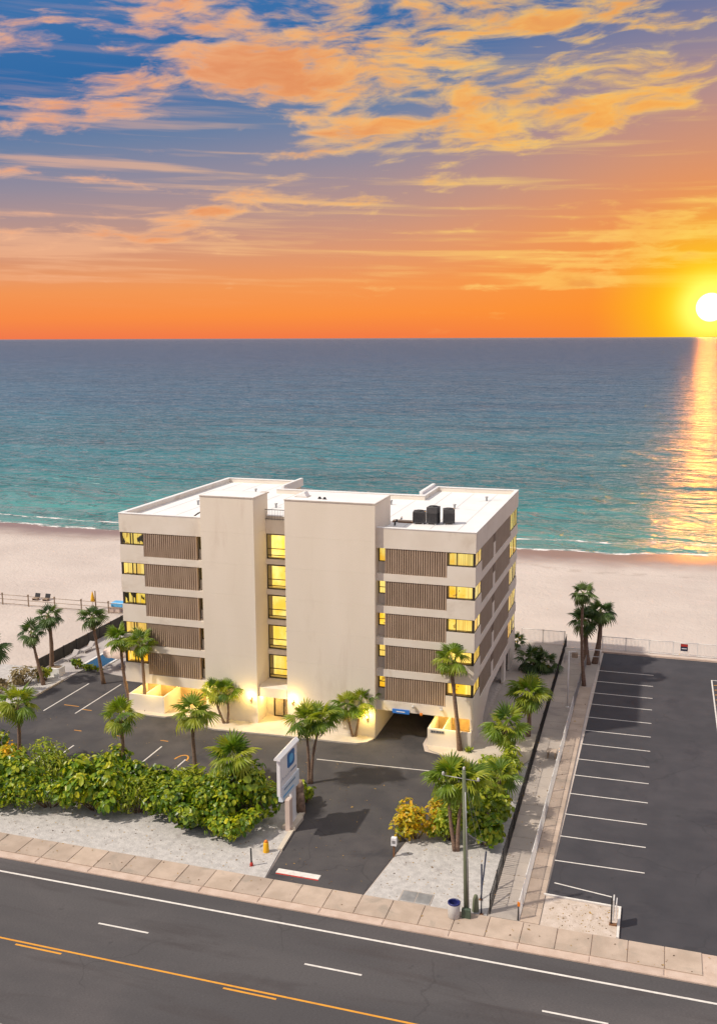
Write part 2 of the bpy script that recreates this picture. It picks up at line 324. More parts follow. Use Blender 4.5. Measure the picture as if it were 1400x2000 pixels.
M['white_metal'] = mat('white_metal', (0.72, 0.70, 0.68), (0.78, 0.76, 0.74), 0.45, 2)
M['black_metal'] = mat('black_metal', (0.012, 0.012, 0.014), (0.02, 0.02, 0.022), 0.5, 3)
M['grey_metal'] = mat('grey_metal', (0.32, 0.32, 0.33), (0.42, 0.42, 0.43), 0.45, 2, metal=0.5)
M['mesh_dark'] = mat('fence_screen', (0.035, 0.034, 0.03), (0.06, 0.058, 0.05), 0.8, 2)
M['condenser'] = mat('condenser_grey', (0.045, 0.043, 0.046), (0.065, 0.062, 0.064), 0.5, 3)
M['trunk'] = mat('palm_trunk', (0.16, 0.10, 0.07), (0.26, 0.17, 0.12), 0.9, 5, 5, 0.03, 14, stretch=(1, 1, 3.0))
M['stem'] = mat('shrub_stem', (0.16, 0.11, 0.07), (0.24, 0.17, 0.11), 0.9, 6)
M['frond'] = leafmat('palm_leaf', (0.050, 0.115, 0.010), (0.15, 0.235, 0.018), (0.36, 0.38, 0.03), 0.36)
M['frond_dark'] = leafmat('palm_leaf_dark', (0.025, 0.06, 0.014), (0.05, 0.10, 0.018), (0.10, 0.15, 0.03), 0.2)
M['frond_dead'] = leafmat('palm_leaf_dry', (0.15, 0.10, 0.05), (0.24, 0.17, 0.08), (0.32, 0.25, 0.12), 0.2, 0.8)
M['petiole'] = mat('petiole', (0.22, 0.26, 0.05), (0.30, 0.32, 0.08), 0.6, 4)
M['leaf'] = leafmat('sea_grape_leaf', (0.022, 0.075, 0.006), (0.15, 0.265, 0.010), (0.52, 0.50, 0.015), 0.25, 0.4, True)
M['leaf_deep'] = leafmat('deep_green_leaf', (0.018, 0.060, 0.006), (0.115, 0.215, 0.010), (0.42, 0.45, 0.02), 0.25, 0.35, True)
M['leaf_yellow'] = leafmat('croton_leaf', (0.16, 0.22, 0.01), (0.50, 0.40, 0.012), (0.76, 0.40, 0.012), 0.28, 0.4, True)
M['leaf_lime'] = leafmat('lime_leaf', (0.10, 0.17, 0.01), (0.22, 0.30, 0.015), (0.46, 0.46, 0.03), 0.28, 0.4, True)
M['leaf_dry'] = leafmat('dry_leaf', (0.16, 0.12, 0.06), (0.30, 0.23, 0.12), (0.44, 0.36, 0.20), 0.2, 0.7, True)
M['litter'] = leafmat('leaf_litter', (0.05, 0.03, 0.015), (0.16, 0.09, 0.03), (0.50, 0.30, 0.05), 0.0, 0.8, True)
M['sign_white'] = mat('sign_white', (0.76, 0.76, 0.78), (0.80, 0.80, 0.82), 0.4, 2)
M['sign_blue'] = mat('sign_blue', (0.01, 0.12, 0.36), (0.015, 0.15, 0.42), 0.35, 2)
M['sign_sky'] = mat('sign_light_blue', (0.08, 0.38, 0.72), (0.12, 0.45, 0.78), 0.35, 2)
M['sign_text'] = mat('sign_grey_blue', (0.16, 0.25, 0.38), (0.20, 0.29, 0.42), 0.45, 2)
M['pole_green'] = mat('treated_pole', (0.125, 0.145, 0.085), (0.19, 0.205, 0.14), 0.85, 3, 6, 0.006, 20, stretch=(1, 1, 0.15))
M['green_box'] = mat('green_box', (0.06, 0.09, 0.06), (0.075, 0.11, 0.075), 0.6, 3)
M['bin_body'] = mat('bin_body', (0.52, 0.51, 0.50), (0.60, 0.59, 0.57), 0.6, 2.5, 6)
M['bin_liner'] = mat('bin_liner', (0.012, 0.016, 0.10), (0.02, 0.026, 0.15), 0.35, 5)
M['blue'] = mat('blue_sign', (0.03, 0.17, 0.60), (0.04, 0.2, 0.65), 0.5, 2)
M['guard_blue'] = mat('guy_guard', (0.012, 0.016, 0.04), (0.02, 0.03, 0.07), 0.5, 2)
M['red'] = mat('red_paint', (0.5, 0.04, 0.025), (0.42, 0.03, 0.02), 0.6, 4)
M['yellow'] = mat('yellow_plastic', (0.78, 0.42, 0.01), (0.82, 0.47, 0.015), 0.45, 2)
M['orange'] = mat('orange_plastic', (0.75, 0.22, 0.01), (0.7, 0.2, 0.01), 0.5, 2)
M['rust'] = mat('rusty_steel', (0.16, 0.075, 0.03), (0.24, 0.11, 0.05), 0.85, 6)
M['canvas'] = mat('canvas', (0.60, 0.48, 0.42), (0.66, 0.54, 0.47), 0.85, 2)
M['wood'] = mat('weathered_wood', (0.24, 0.17, 0.12), (0.32, 0.24, 0.17), 0.85, 6, stretch=(1, 1, 0.3))
M['stone'] = mat('brown_stone', (0.16, 0.10, 0.07), (0.32, 0.22, 0.16), 0.9, 4, 6, 0.03, 6)
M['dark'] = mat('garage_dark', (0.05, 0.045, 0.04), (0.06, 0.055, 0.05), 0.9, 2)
M['amberwall'] = mat('patio_wall_tan', (0.42, 0.30, 0.17), (0.48, 0.35, 0.2), 0.85, 2)
M['lens'] = mat('lamp_housing', (0.12, 0.08, 0.04), (0.15, 0.1, 0.05), 0.5, 2)

# sand and sea
def sand_mat():
    m = bpy.data.materials.new('beach_sand'); m.use_nodes = True; T = NT(m.node_tree); bs = T.n['Principled BSDF']
    p = T.new('ShaderNodeNewGeometry').outputs['Position']; x, y, z = T.sep(p)
    c = T.mix(T.fr(T.noise(p, 0.09, 6), 0.35, 0.65), (0.51, 0.44, 0.40), (0.57, 0.495, 0.45))
    c = T.mix(T.fr(T.noise(T.vm('MULTIPLY', p, (0.06, 0.5, 1)), 1.0, 6, 0.6, 0.8), 0.55, 0.72, 0, 0.55), c, (0.60, 0.50, 0.465, 1))
    wr_ = T.m('MULTIPLY', T.fr(T.m('ABSOLUTE', T.m('SUBTRACT', T.m('ADD', y, T.m('MULTIPLY', T.noise(T.vm('MULTIPLY', p, (.05, .05, 1)), 1.0, 4), 9.0)), 142.0)), 0.2, 1.3, 1, 0), T.fr(T.noise(p, 0.5, 4), .42, .6))
    c = T.mix(T.m('MULTIPLY', wr_, .45), c, (0.33, 0.26, 0.22, 1))
    spk = T.fr(T.noise(p, 2.2, 3, 0.5), 0.70, 0.74); c = T.mix(T.m('MULTIPLY', spk, 0.55), c, (0.30, 0.24, 0.21, 1))
    wet = T.fr(T.m('ADD', z, T.m('MULTIPLY', T.noise(p, 0.25, 4), 0.10)), -0.40, -0.20, 1, 0)
    c = T.mix(wet, c, (0.25, 0.17, 0.15, 1))
    T.put(bs.inputs['Base Color'], c); T.put(bs.inputs['Roughness'], T.m('SUBTRACT', 0.95, T.m('MULTIPLY', wet, 0.6)))
    h = T.m('ADD', T.m('MULTIPLY', T.noise(p, 0.9, 7, 0.62, 0.4), 0.6), T.m('MULTIPLY', T.noise(p, 3.6, 4), 0.3))
    b = T.new('ShaderNodeBump'); b.inputs['Distance'].default_value = 0.28; T.put(b.inputs['Strength'], T.m('SUBTRACT', 1.0, wet)); T.put(b.inputs['Height'], h)
    T.l.new(b.outputs[0], bs.inputs['Normal']); return m
M['sand'] = sand_mat()
def sea_mat():
    m = bpy.data.materials.new('sea_water'); m.use_nodes = True; T = NT(m.node_tree); T.n.clear()
    p = T.new('ShaderNodeNewGeometry').outputs['Position']; x, y, z = T.sep(p)
    ly = T.m('LOGARITHM', T.m('MAXIMUM', T.m('SUBTRACT', y, T.m('MULTIPLY', x, 0.05)), 100.0), 10.0)
    deep = T.ramp(T.fr(ly, 2.15, 4.2, 0, 1, False), [(0.0, (0.14, 0.28, 0.25)), (0.03, (0.05, 0.24, 0.235)), (0.10, (0.010, 0.155, 0.190)), (0.25, (0.004, 0.095, 0.175)), (0.5, (0.003, 0.050, 0.130)), (1.0, (0.003, 0.024, 0.085))])
    pat = T.fr(T.noise(T.vm('MULTIPLY', p, (0.012, 0.05, 1)), 1.0, 6, 0.6, 0.6), 0.35, 0.68)
    deep = T.mix(1.0, deep, T.ramp(pat, [(0, (0.72, 0.76, 0.80)), (1, (1.2, 1.16, 1.12))]), 'MULTIPLY')
    w1 = T.noise(T.vm('MULTIPLY', p, (0.035, 0.06, 1)), 1.0, 3, 0.5, 1.0)
    w2 = T.noise(T.vm('MULTIPLY', p, (0.14, 0.22, 1)), 1.0, 3, 0.5, 1.2)
    w3 = T.noise(T.vm('MULTIPLY', p, (0.6, 1.0, 1)), 1.0, 2, 0.5, 0.5)
    h = T.m('ADD', T.m('ADD', T.m('MULTIPLY', w1, 4.4), T.m('MULTIPLY', w2, 1.7)), T.m('MULTIPLY', w3, 0.12))
    b = T.new('ShaderNodeBump'); b.inputs['Strength'].default_value = 1.0; b.inputs['Distance'].default_value = 1.25; T.put(b.inputs['Height'], h)
    df = T.new('ShaderNodeBsdfDiffuse'); T.put(df.inputs[0], deep); T.l.new(b.outputs[0], df.inputs['Normal'])
    gl = T.new('ShaderNodeBsdfGlossy'); gl.inputs['Roughness'].default_value = 0.38; T.l.new(b.outputs[0], gl.inputs['Normal'])
    fz = T.new('ShaderNodeFresnel'); fz.inputs[0].default_value = 1.33; T.l.new(b.outputs[0], fz.inputs['Normal'])
    g2 = T.new('ShaderNodeBsdfGlossy'); g2.inputs['Roughness'].default_value = 0.22; T.l.new(b.outputs[0], g2.inputs['Normal'])
    gm = T.new('ShaderNodeMixShader'); gm.inputs[0].default_value = 0.12; T.l.new(gl.outputs[0], gm.inputs[1]); T.l.new(g2.outputs[0], gm.inputs[2])
    mx = T.new('ShaderNodeMixShader'); T.put(mx.inputs[0], T.m('ADD', T.m('MULTIPLY', fz.outputs[0], 0.75), 0.03))
    T.l.new(df.outputs[0], mx.inputs[1]); T.l.new(gm.outputs[0], mx.inputs[2])
    o = T.new('ShaderNodeOutputMaterial'); T.l.new(mx.outputs[0], o.inputs[0]); return m
M['sea'] = sea_mat()
def foam_mat():
    m = bpy.data.materials.new('foam'); m.use_nodes = True; T = NT(m.node_tree); bs = T.n['Principled BSDF']
    p = T.new('ShaderNodeNewGeometry').outputs['Position']
    bs.inputs['Base Color'].default_value = (0.80, 0.76, 0.74, 1); bs.inputs['Roughness'].default_value = 0.8
    uv = T.new('ShaderNodeAttribute'); uv.attribute_name = 'edge'
    n = T.noise(T.vm('MULTIPLY', p, (0.35, 0.9, 1)), 1.0, 7, 0.65, 1.0)
    a = T.fr(T.m('SUBTRACT', n, T.m('MULTIPLY', uv.outputs['Fac'], 0.35)), 0.36, 0.52)
    T.put(bs.inputs['Alpha'], a); return m
M['foam'] = foam_mat()
def pool_mat():
    m = mat('pool_water', (0.015, 0.075, 0.15), (0.02, 0.09, 0.17), 0.08, 0.5, 3, 0.02, 4); return m
M['pool'] = pool_mat()

# ================================================================== SETTING
def shoreY(x): return 150.5 + 0.055 * min(max(x, -200), 60) + 2.2 * math.sin(x * 0.045 + 1.0) * 0.6 + 0.7 * math.sin(x * 0.21) + 0.35 * math.sin(x * 0.53 + 2)
def sandz(x, y):
    if y < 112: return -0.03
    t_ = (y - 112) / (shoreY(x) - 112); return -0.03 - 0.47 * max(t_, 0) ** 1.6
mb = MB(); xs = [-3000, -900, -420, -260] + [-200 + 2.5 * i for i in range(113)] + [140, 300, 1000, 3000]
ys = [-2500, -600, -100, 20, 60, 112] + [112 + 2.0 * i for i in range(1, 31)] + [190, 260]
for y in ys:
    for x in xs: mb.v.append((x, y, sandz(x, y)))
nx = len(xs)
for j in range(len(ys) - 1):
    for i in range(nx - 1): mb.f.append((j * nx + i, j * nx + i + 1, (j + 1) * nx + i + 1, (j + 1) * nx + i)); mb.mi.append(0); mb.sm.append(True)
mb.build('beach', M['sand'], kind='structure', label='wide pale pink sand beach running to the water')
mb = MB()
mb.add([(-60000, 128, -0.5), (60000, 128, -0.5), (60000, 90000, -0.5), (-60000, 90000, -0.5)], [(0, 1, 2, 3)])
mb.build('sea', M['sea'], kind='structure', label='teal to slate sea with ripples and golden sun glitter')
# foam lace where the water meets the sand
def foam_strip(name, off0, off1, z, label, amp=0.0, ph=0.0):
    m_ = MB(); ed = []; n = 260
    for i in range(n + 1):
        x = -210 + 290 * i / n; ys_ = shoreY(x) + amp * math.sin(x * 0.09 + ph) + 0.4 * math.sin(x * 0.37 + ph)
        for k in range(5):
            u = k / 4; m_.v.append((x, ys_ + off0 + (off1 - off0) * u, z)); ed.append(abs(u - 0.35) / 0.65)
    for i in range(n):
        for k in range(4): m_.f.append((i * 5 + k, (i + 1) * 5 + k, (i + 1) * 5 + k + 1, i * 5 + k + 1)); m_.mi.append(0); m_.sm.append(True)
    o = m_.build(name, M['foam'], kind='structure', label=label)
    at = o.data.attributes.new('edge', 'FLOAT', 'POINT'); at.data.foreach_set('value', ed); return o
foam_strip('shore_foam', -0.7, 1.9, -0.485, 'thin white foam along the waterline', 0.2, 0.3)
foam_strip('wave_foam', 6.5, 8.6, -0.47, 'broken foam line just off the beach', 1.2, 1.7)

def slab_sheet(name, pts, z0, z1, m_, label, parent=None, kind='structure'):
    return MB().poly(pts, z0, z1).build(name, m_, parent, kind=kind, label=label)

# road ----------------------------------------------------------------
road = MB().poly([(-400, 31.5), (300, 31.5), (300, 47.08), (-400, 47.08)], -0.06, 0.0).build('road', M['road'], kind='structure', label='grey asphalt road with white and yellow lane lines')
def strip(name, pts, z, m_, parent, **kw): return MB().poly(pts, z - 0.002, z).build(name, m_, parent, **kw)
def rect(x0, x1, y0, y1): return [(x0, y0), (x1, y0), (x1, y1), (x0, y1)]
strip('edge_line', rect(-200, 150, 45.72, 45.86), 0.004, M['white_paint'], road)
strip('centre_line', rect(-200, 150, 40.02, 40.14), 0.004, M['yellow_paint'], road)
strip('edge_line', rect(-200, 150, 34.2, 34.34), 0.004, M['white_paint'], road)
for k in range(-6, 9):
    x0 = -28.63 + 12.2 * k
    strip('lane_dash', rect(x0, x0 + 3.1, 42.74, 42.86), 0.004, M['white_paint'], road)
    strip('centre_dash', rect(-31.85 + 12.2 * k, -29.0 + 12.2 * k, 39.75, 39.87), 0.004, M['yellow_paint'], road)
# pavement: slab by slab, kerb stone by kerb stone
pave = MB().poly(rect(-90, 45, 47.1, 49.66), -0.08, 0.06).build('pavement', M['kerb'], kind='structure', label='concrete pavement slabs along the road with a pale kerb')
SW = 1.86; slabm = {}
def shared_slab(key, sx, sy, h, m_, b=0.02):
    if key not in slabm: slabm[key] = MB().bevbox(-sx / 2, sx / 2, -sy / 2, sy / 2, 0, h, b).mesh(key, m_)
    return slabm[key]
for k in range(-24, 13):
    xc = -20 + SW * k
    w = SW if (k * 7) % 5 else SW
    obj('slab', shared_slab('slab', SW - 0.035, 1.9, 0.06, M['slab']), pave, loc=(xc, 48.68, 0.065 + random.uniform(-.006, .006)))
    if k % 2 == 0: obj('kerb_stone', shared_slab('kerb_stone', SW * 2 - 0.03, 0.54, 0.055, M['kerb'], 0.05), pave, loc=(xc + SW / 2, 47.40, 0.062))
MB().poly(rect(-400, 300, 29, 31.48), -0.08, 0.1).build('far_pavement', M['walk'], kind='structure', label='pavement on the near side of the road')

# front lot, driveway, gravel, apron -----------------------------------
lot = MB().poly([(-53.2, 62.0), (-51.2, 57.6), (-25.4, 57.6), (-22.75, 60.0), (-22.15, 57.6), (-21.5, 49.68), (-15.42, 49.68), (-14.55, 56.8), (-13.2, 61.5), (-9.9, 67.2), (-12.8, 69.4), (-16.7, 70.4), (-17.2, 71.8), (-17.2, 93), (-53.2, 93)], -0.05, 0.0).build('front_car_park', M['asphalt_old'], kind='structure', label='dark asphalt car park and driveway in front of the building')
for (a, b) in (((84, 1388), (176, 1335)), ((144, 1393), (240, 1337)), ((93, 1467), (111, 1454)), ((108, 1481), (147, 1456)), ((165, 1490), (186, 1479)), ((260, 1503), (318, 1458)), ((312, 1527), (366, 1484))):
    p, q = G(*a), G(*b); d = (q - p).normalized(); p = p - d * (2.5 if a[1] > 1450 else 0); x = (p.x + q.x) / 2
    strip('stall_line', rect(x - 0.055, x + 0.055, p.y, q.y), 0.004, M['white_paint'], lot)
# worn yellow hook at the end of the last stall
arc = [(-33.8 + 0.5 * math.cos(a) - 0.5, 63.35 + 0.9 * math.sin(a)) for a in [i * math.pi / 10 for i in range(11)]]
mh = MB()
for a, b in zip(arc[:-1], arc[1:]):
    d = Vector((b[0] - a[0], b[1] - a[1])).normalized() * 0.06; mh.add([(a[0] - d.y, a[1] + d.x, 0.004), (a[0] + d.y, a[1] - d.x, 0.004), (b[0] + d.y, b[1] - d.x, 0.004), (b[0] - d.y, b[1] + d.x, 0.004)], [(0, 1, 2, 3)])
mh.build('stall_hook', M['yellow_paint'], lot)
for (x, y, l) in ((-49.6, 70.7, 1.5), (-47.4, 70.2, 0.9), (-45.5, 66.0, 0.7), (-41.5, 66.0, .7), (-37.6, 66.2, .7)):
    strip('short_mark', rect(x, x + l, y, y + 0.09), 0.004, M['yellow_paint'], lot)
strip('seam_line', [(-24.3, 66.5), (-15.4, 67.02), (-15.4, 67.12), (-24.3, 66.6)], 0.004, M['white_paint'], lot)
# stop bar with a red edge
sb = strip('stop_bar', rect(-21.2, -18.45, 50.55, 51.05), 0.004, M['white_paint'], lot)
for i in range(3): strip('stop_bar_edge', rect(-21.15 + i * .92, -20.27 + i * .92, 50.42, 50.545), 0.004, M['red'], lot)
# gravel verges
slab_sheet('gravel_verge', [(-90, 49.68), (-21.56, 49.68), (-21.85, 52.6), (-22.0, 54.3), (-22.3, 57.9), (-22.9, 60.1), (-25.4, 57.55), (-90, 57.55)], -0.05, 0.05, M['gravel'], 'white shell gravel verge between the pavement and the hedge')
slab_sheet('gravel_island', [(-15.3, 49.68), (-8.15, 49.68), (-8.55, 71), (-9.85, 67.1), (-13.1, 61.4), (-14.45, 56.7)], -0.05, 0.05, M['gravel'], 'white gravel island between the driveway and the side fence')
slab_sheet('island_kerb', [(-22.05, 53.0), (-21.75, 53.0), (-22.1, 58.1), (-22.45, 58.1)], -0.05, 0.14, M['apron'], 'pale kerb under the monument sign')
# cream apron in front of the building
ap = [(-44.6, 77), (-44.6, 71.2), (-43.6, 70.5), (-39.5, 70.6), (-38.4, 71.4), (-36.9, 70.1), (-34.3, 69.4), (-29.4, 69.75), (-23.2, 70.0), (-22.2, 70.1), (-21.5, 70.5), (-21.15, 71.2), (-21.12, 77)]
slab_sheet('entrance_apron', ap, -0.05, 0.12, M['apron'], 'cream concrete apron along the foot of the towers')
pr = [(-16.75, 75.5), (-16.85, 71.6), (-16.4, 70.6), (-15.2, 69.9), (-13.9, 69.6), (-12.7, 69.3), (-11.2, 68.6), (-9.95, 67.3), (-8.6, 71), (-8.6, 76), (-12.9, 76)]
slab_sheet('corner_apron', pr, -0.05, 0.12, M['apron'], 'cream rounded concrete corner below the right wing')
slab_sheet('side_yard', [(-13.15, 76.03), (-8.62, 76.03), (-8.72, 100.6), (-13.3, 100.6)], -0.05, 0.06, M['walk'], 'grey concrete yard beside the right wing')
# walkway between fences, slab by slab
wk = MB().poly([(-8.1, 49.7), (-5.2, 49.7), (-5.2, 88), (-5.0, 99.6), (-8.75, 99.6)], -0.06, 0.04).build('side_walkway', M['walk'], kind='structure', label='grey concrete walkway between the black and white fences')
y = 49.75; k = 0
while y < 99:
    w = 1.55; xw = -8.05 - 0.0135 * (y - 50)
    MB().bevbox(xw + .06, -6.42, y, y + w - 0.03, 0.04, 0.075, 0.012).build('walk_slab', M['walk'], wk)
    if y < 88: MB().bevbox(-6.30, -5.24, y, y + w - 0.03, 0.04, 0.09, 0.012).build('strip_slab', M['slab'], wk)
    y += w; k += 1
# right car park
rl = MB().poly([(-5.18, 52.72), (-0.98, 52.6), (-0.94, 49.68), (60, 49.68), (60, 99.9), (-4.8, 99.35)], -0.05, 0.0).build('right_car_park', M['asphalt'], kind='structure', label='dark asphalt car park with a row of white stall lines')
st = [64.05, 67.6, 71.1, 74.7, 78.2, 81.5, 84.85, 88.1, 91.45, 95.0, 98.25, 101.85, 105.4]
for i, yy in enumerate(st):
    yy *= 0.8889; strip('stall_line', [(-5.15, yy - 0.05), (0.2, yy + 0.04), (0.2, yy + 0.14), (-5.15, yy + 0.05)], 0.004, M['white_paint'], rl)
strip('worn_line', [(-4.9, 54.3), (-1.55, 53.75), (-1.55, 53.85), (-4.9, 54.4)], 0.004, M['white_paint'], rl)
for (x0, x1, y0, y1) in ((5.4, 5.52, 78, 94), (5.52, 9.0, 93.88, 94.0)): strip('hatch_border', rect(x0, x1, y0, y1), 0.004, M['white_paint'], rl)
for i in range(11): strip('hatch_stripe', [(5.6, 79.5 + i * 1.3), (8.9, 80.3 + i * 1.3), (8.9, 80.42 + i * 1.3), (5.6, 79.62 + i * 1.3)], 0.004, M['yellow_paint'], rl)
MB().poly([(-5.35, 52.74), (-1.12, 52.62), (-1.12, 52.74), (-5.35, 52.86)], 0.0, 0.14).build('kerb_edge', M['white_paint'], rl)
MB().poly([(-1.12, 49.7), (-0.98, 49.7), (-0.98, 52.74), (-1.12, 52.74)], 0.0, 0.14).build('kerb_edge', M['white_paint'], rl)
slab_sheet('corner_verge', [(-5.19, 49.7), (-1.13, 49.7), (-1.13, 52.6), (-5.19, 52.7)], -0.05, 0.06, mat('sandy_concrete', (0.50, 0.41, 0.34), (0.60, 0.51, 0.45), 0.95, 1.2, 8, 0.02, 9, fine=0.25, stain=(0.42, 0.34, 0.28), stainscale=1.2), 'sandy concrete corner in front of the right car park')
# far end of right lot: low kerb below beach fence
slab_sheet('lot_end_kerb', [(-5, 99.45), (60, 100.0), (60, 100.3), (-5, 99.75)], -0.05, 0.12, M['kerb'], 'pale kerb at the sea end of the right car park')
# pool terrace left of the building
slab_sheet('pool_terrace', [(-53.15, 79.5), (-44.05, 78.0), (-44.05, 96), (-57.4, 96), (-57.0, 78.6), (-53.4, 76.0)], 0.004, 0.05, M['deck'], 'grey pool terrace left of the building')
slab_sheet('planting_bed', [(-60, 57.6), (-53.3, 57.6), (-53.35, 76), (-57, 78.5), (-62, 78.5)], -0.05, 0.03, M['gravel'], 'sandy planting bed beyond the left edge of the car park')
MB().poly([(-53.36, 60), (-53.21, 60), (-53.21, 76.1), (-53.36, 76.1)], -0.05, 0.14).build('bed_kerb', M['apron'], kind='structure', label='thin pale kerb at the left edge of the front car park')

# ================================================================== BUILDING
XL, XR, YF, YB, ZT = -44.0, -13.2, 72.0, 94.2, 17.35
T1 = (-36.1, -31.35, 71.6, 74.6); T2 = (-28.65, -21.1, 71.6, 76.1)
FH = 2.625
bld = thing('apartment_building', (0, 0, 0), 'six storey cream beachfront building with two blank towers and brown louvred screens', 'building')
foot = [(XL, YF), (-31.8, YF), (-31.8, 74.35), (-28.2, 74.35), (-28.2, YF), (XR, YF), (XR, YB), (-21.4, YB), (-21.4, 88.5), (-35.8, 88.5), (-35.8, YB), (XL, YB)]
def inset(pts, d):
    out = []; n = len(pts)
    for i in range(n):
        p0, p1, p2 = (Vector((*pts[(i + k) % n], 0)) for k in (-1, 0, 1))
        a = (p1 - p0).normalized(); b = (p2 - p1).normalized()
        na = Vector((-a.y, a.x, 0)); nb = Vector((-b.y, b.x, 0)); q = p1 + (na + nb) * d; out.append((q.x, q.y))
    return out
core = inset(foot, 0.9)
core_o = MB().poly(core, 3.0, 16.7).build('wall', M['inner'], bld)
# floor bands
for k in range(5):
    zt = 13.7 - FH * k; zb = zt - 0.6 if k < 4 else 2.38
    MB().poly(foot, zb, zt).build('floor_band', M['stucco'], bld)
# fascia with parapet, roof deck
def ring(pts, d, z0, z1):
    ins = inset(pts, d); n = len(pts); m_ = MB()
    vs = [(*p, z0) for p in pts] + [(*p, z1) for p in pts] + [(*p, z0) for p in ins] + [(*p, z1) for p in ins]
    fs = []
    for i in range(n):
        j = (i + 1) % n
        fs += [(i, j, n + j, n + i), (2 * n + j, 2 * n + i, 3 * n + i, 3 * n + j), (n + i, n + j, 3 * n + j, 3 * n + i), (j, i, 2 * n + i, 2 * n + j)]
    return m_.add(vs, fs)
ring(foot, 0.28, 15.75, ZT).build('fascia', M['stucco'], bld)
ring(inset(foot, -0.03), 0.36, ZT + .003, ZT + 0.06).build('parapet_cap', M['roof'], bld)
MB().poly(inset(foot, 0.25), 16.2, 16.93).build('roof', M['roof'], bld)
for i in range(13):
    x = -42.2 + i * 2.25
    yb_ = 87.9 if -36.2 < x < -21.0 else 93.6
    MB().box(x - .05, x + .05, 72.5 if not (-36.4 < x < -20.8) else 76.5, yb_, 16.931, 16.94).build('roof_seam', M['roofseam'], bld)
for (x, y) in ((-40.5, 80), (-38.2, 88), (-33, 80.5), (-30, 84.5), (-26, 80.0), (-23.5, 85), (-17.5, 84.5), (-15.5, 89.5)):
    MB().lathe([(.09, 0), (.09, .32), (.15, .34), (.15, .42), (0, .45)], (x, y, 16.93), 10).build('roof_vent', M['grey_metal'], bld)
MB().tube([(-19.6, 76.9, 17.0), (-20.6, 77.3, 17.0), (-20.9, 79, 17.0)], .04, 6).build('refrigerant_pipe', M['black_metal'], bld)
# soffit slab under the fascia closes the top floor
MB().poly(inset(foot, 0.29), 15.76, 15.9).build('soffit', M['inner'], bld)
# raised stub parapet beside the rear notch
MB().box(-21.75, -21.45, 88.6, 94.0, 16.9, 17.7).build('parapet_stub', M['roof'], bld)
MB().box(-35.75, -35.45, 88.6, 94.0, 16.9, 17.7).build('parapet_stub', M['roof'], bld)

# towers: stacked cast panels with narrow recessed joints
def tower(T, ztop, splits):
    x0, x1, y0, y1 = T
    t_ = MB().box(x0 + 0.02, x1 - 0.02, y0 + 0.02, y1 - 0.02, 0, ztop - .1).build('tower_core', M['tower'], bld)
    zs = [0.12 if False else 0.0] + splits + [ztop - 0.06]
    for a, b in zip(zs[:-1], zs[1:]):
        MB().bevbox(x0, x1, y0, y1, a + 0.004, b - 0.004, 0.008).build('wall_panel', M['tower'], t_)
    MB().poly([(x0 - .04, y0 - .04), (x1 + .04, y0 - .04), (x1 + .04, y1 + .04), (x0 - .04, y1 + .04)], ztop - .055, ztop + .02).build('coping', M['coping'], t_)
    MB().sheet([(x0 + .05, y0 + .05), (x1 - .05, y0 + .05), (x1 - .05, y1 - .05), (x0 + .05, y1 - .05)], ztop + .026).build('tower_roof', M['roof'], t_)
    return t_
sp = [3.2, 5.85, 8.45, 11.1, 13.7, 16.3]
tw1 = tower(T1, 19.3, sp); tw2 = tower(T2, 19.3, sp)
MB().box(-31.9, -31.25, 74.35, 74.75, 19.26, 19.36).build('scupper', M['coping'], tw1)

# louvred screens -------------------------------------------------------
def screen_front(x0, x1, z0, z1, n=26):
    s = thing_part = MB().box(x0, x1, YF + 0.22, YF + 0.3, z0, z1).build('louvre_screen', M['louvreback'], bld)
    m_ = MB(); w = (x1 - x0) / n
    for i in range(n):
        m_.box(x0 + w * i + w * 0.19, x0 + w * (i + 1) - w * 0.19, YF + 0.05, YF + 0.215, z0 + 0.015, z1 - 0.015)
    m_.box(x0 + 0.002, x0 + .05, YF + .02, YF + .219, z0 + .005, z1 - .005); m_.box(x1 - .05, x1 - .002, YF + .02, YF + .219, z0 + .005, z1 - .005)
    m_.build('louvre_slats', M['louvre'], s, kind='stuff')
def screen_side(y0, y1, z0, z1, x, sgn, n=30):
    s = MB().box(min(x - sgn * .3, x - sgn * .22), max(x - sgn * .3, x - sgn * .22), y0, y1, z0, z1).build('louvre_screen', M['screen'], bld)
    m_ = MB(); w = (y1 - y0) / n
    for i in range(n):
        a, b = sorted((x - sgn * .05, x - sgn * .215)); m_.box(a, b, y0 + w * i + w * .14, y0 + w * (i + 1) - w * .14, z0 + .015, z1 - .015)
    m_.build('louvre_slats', M['screen'], s, kind='stuff')
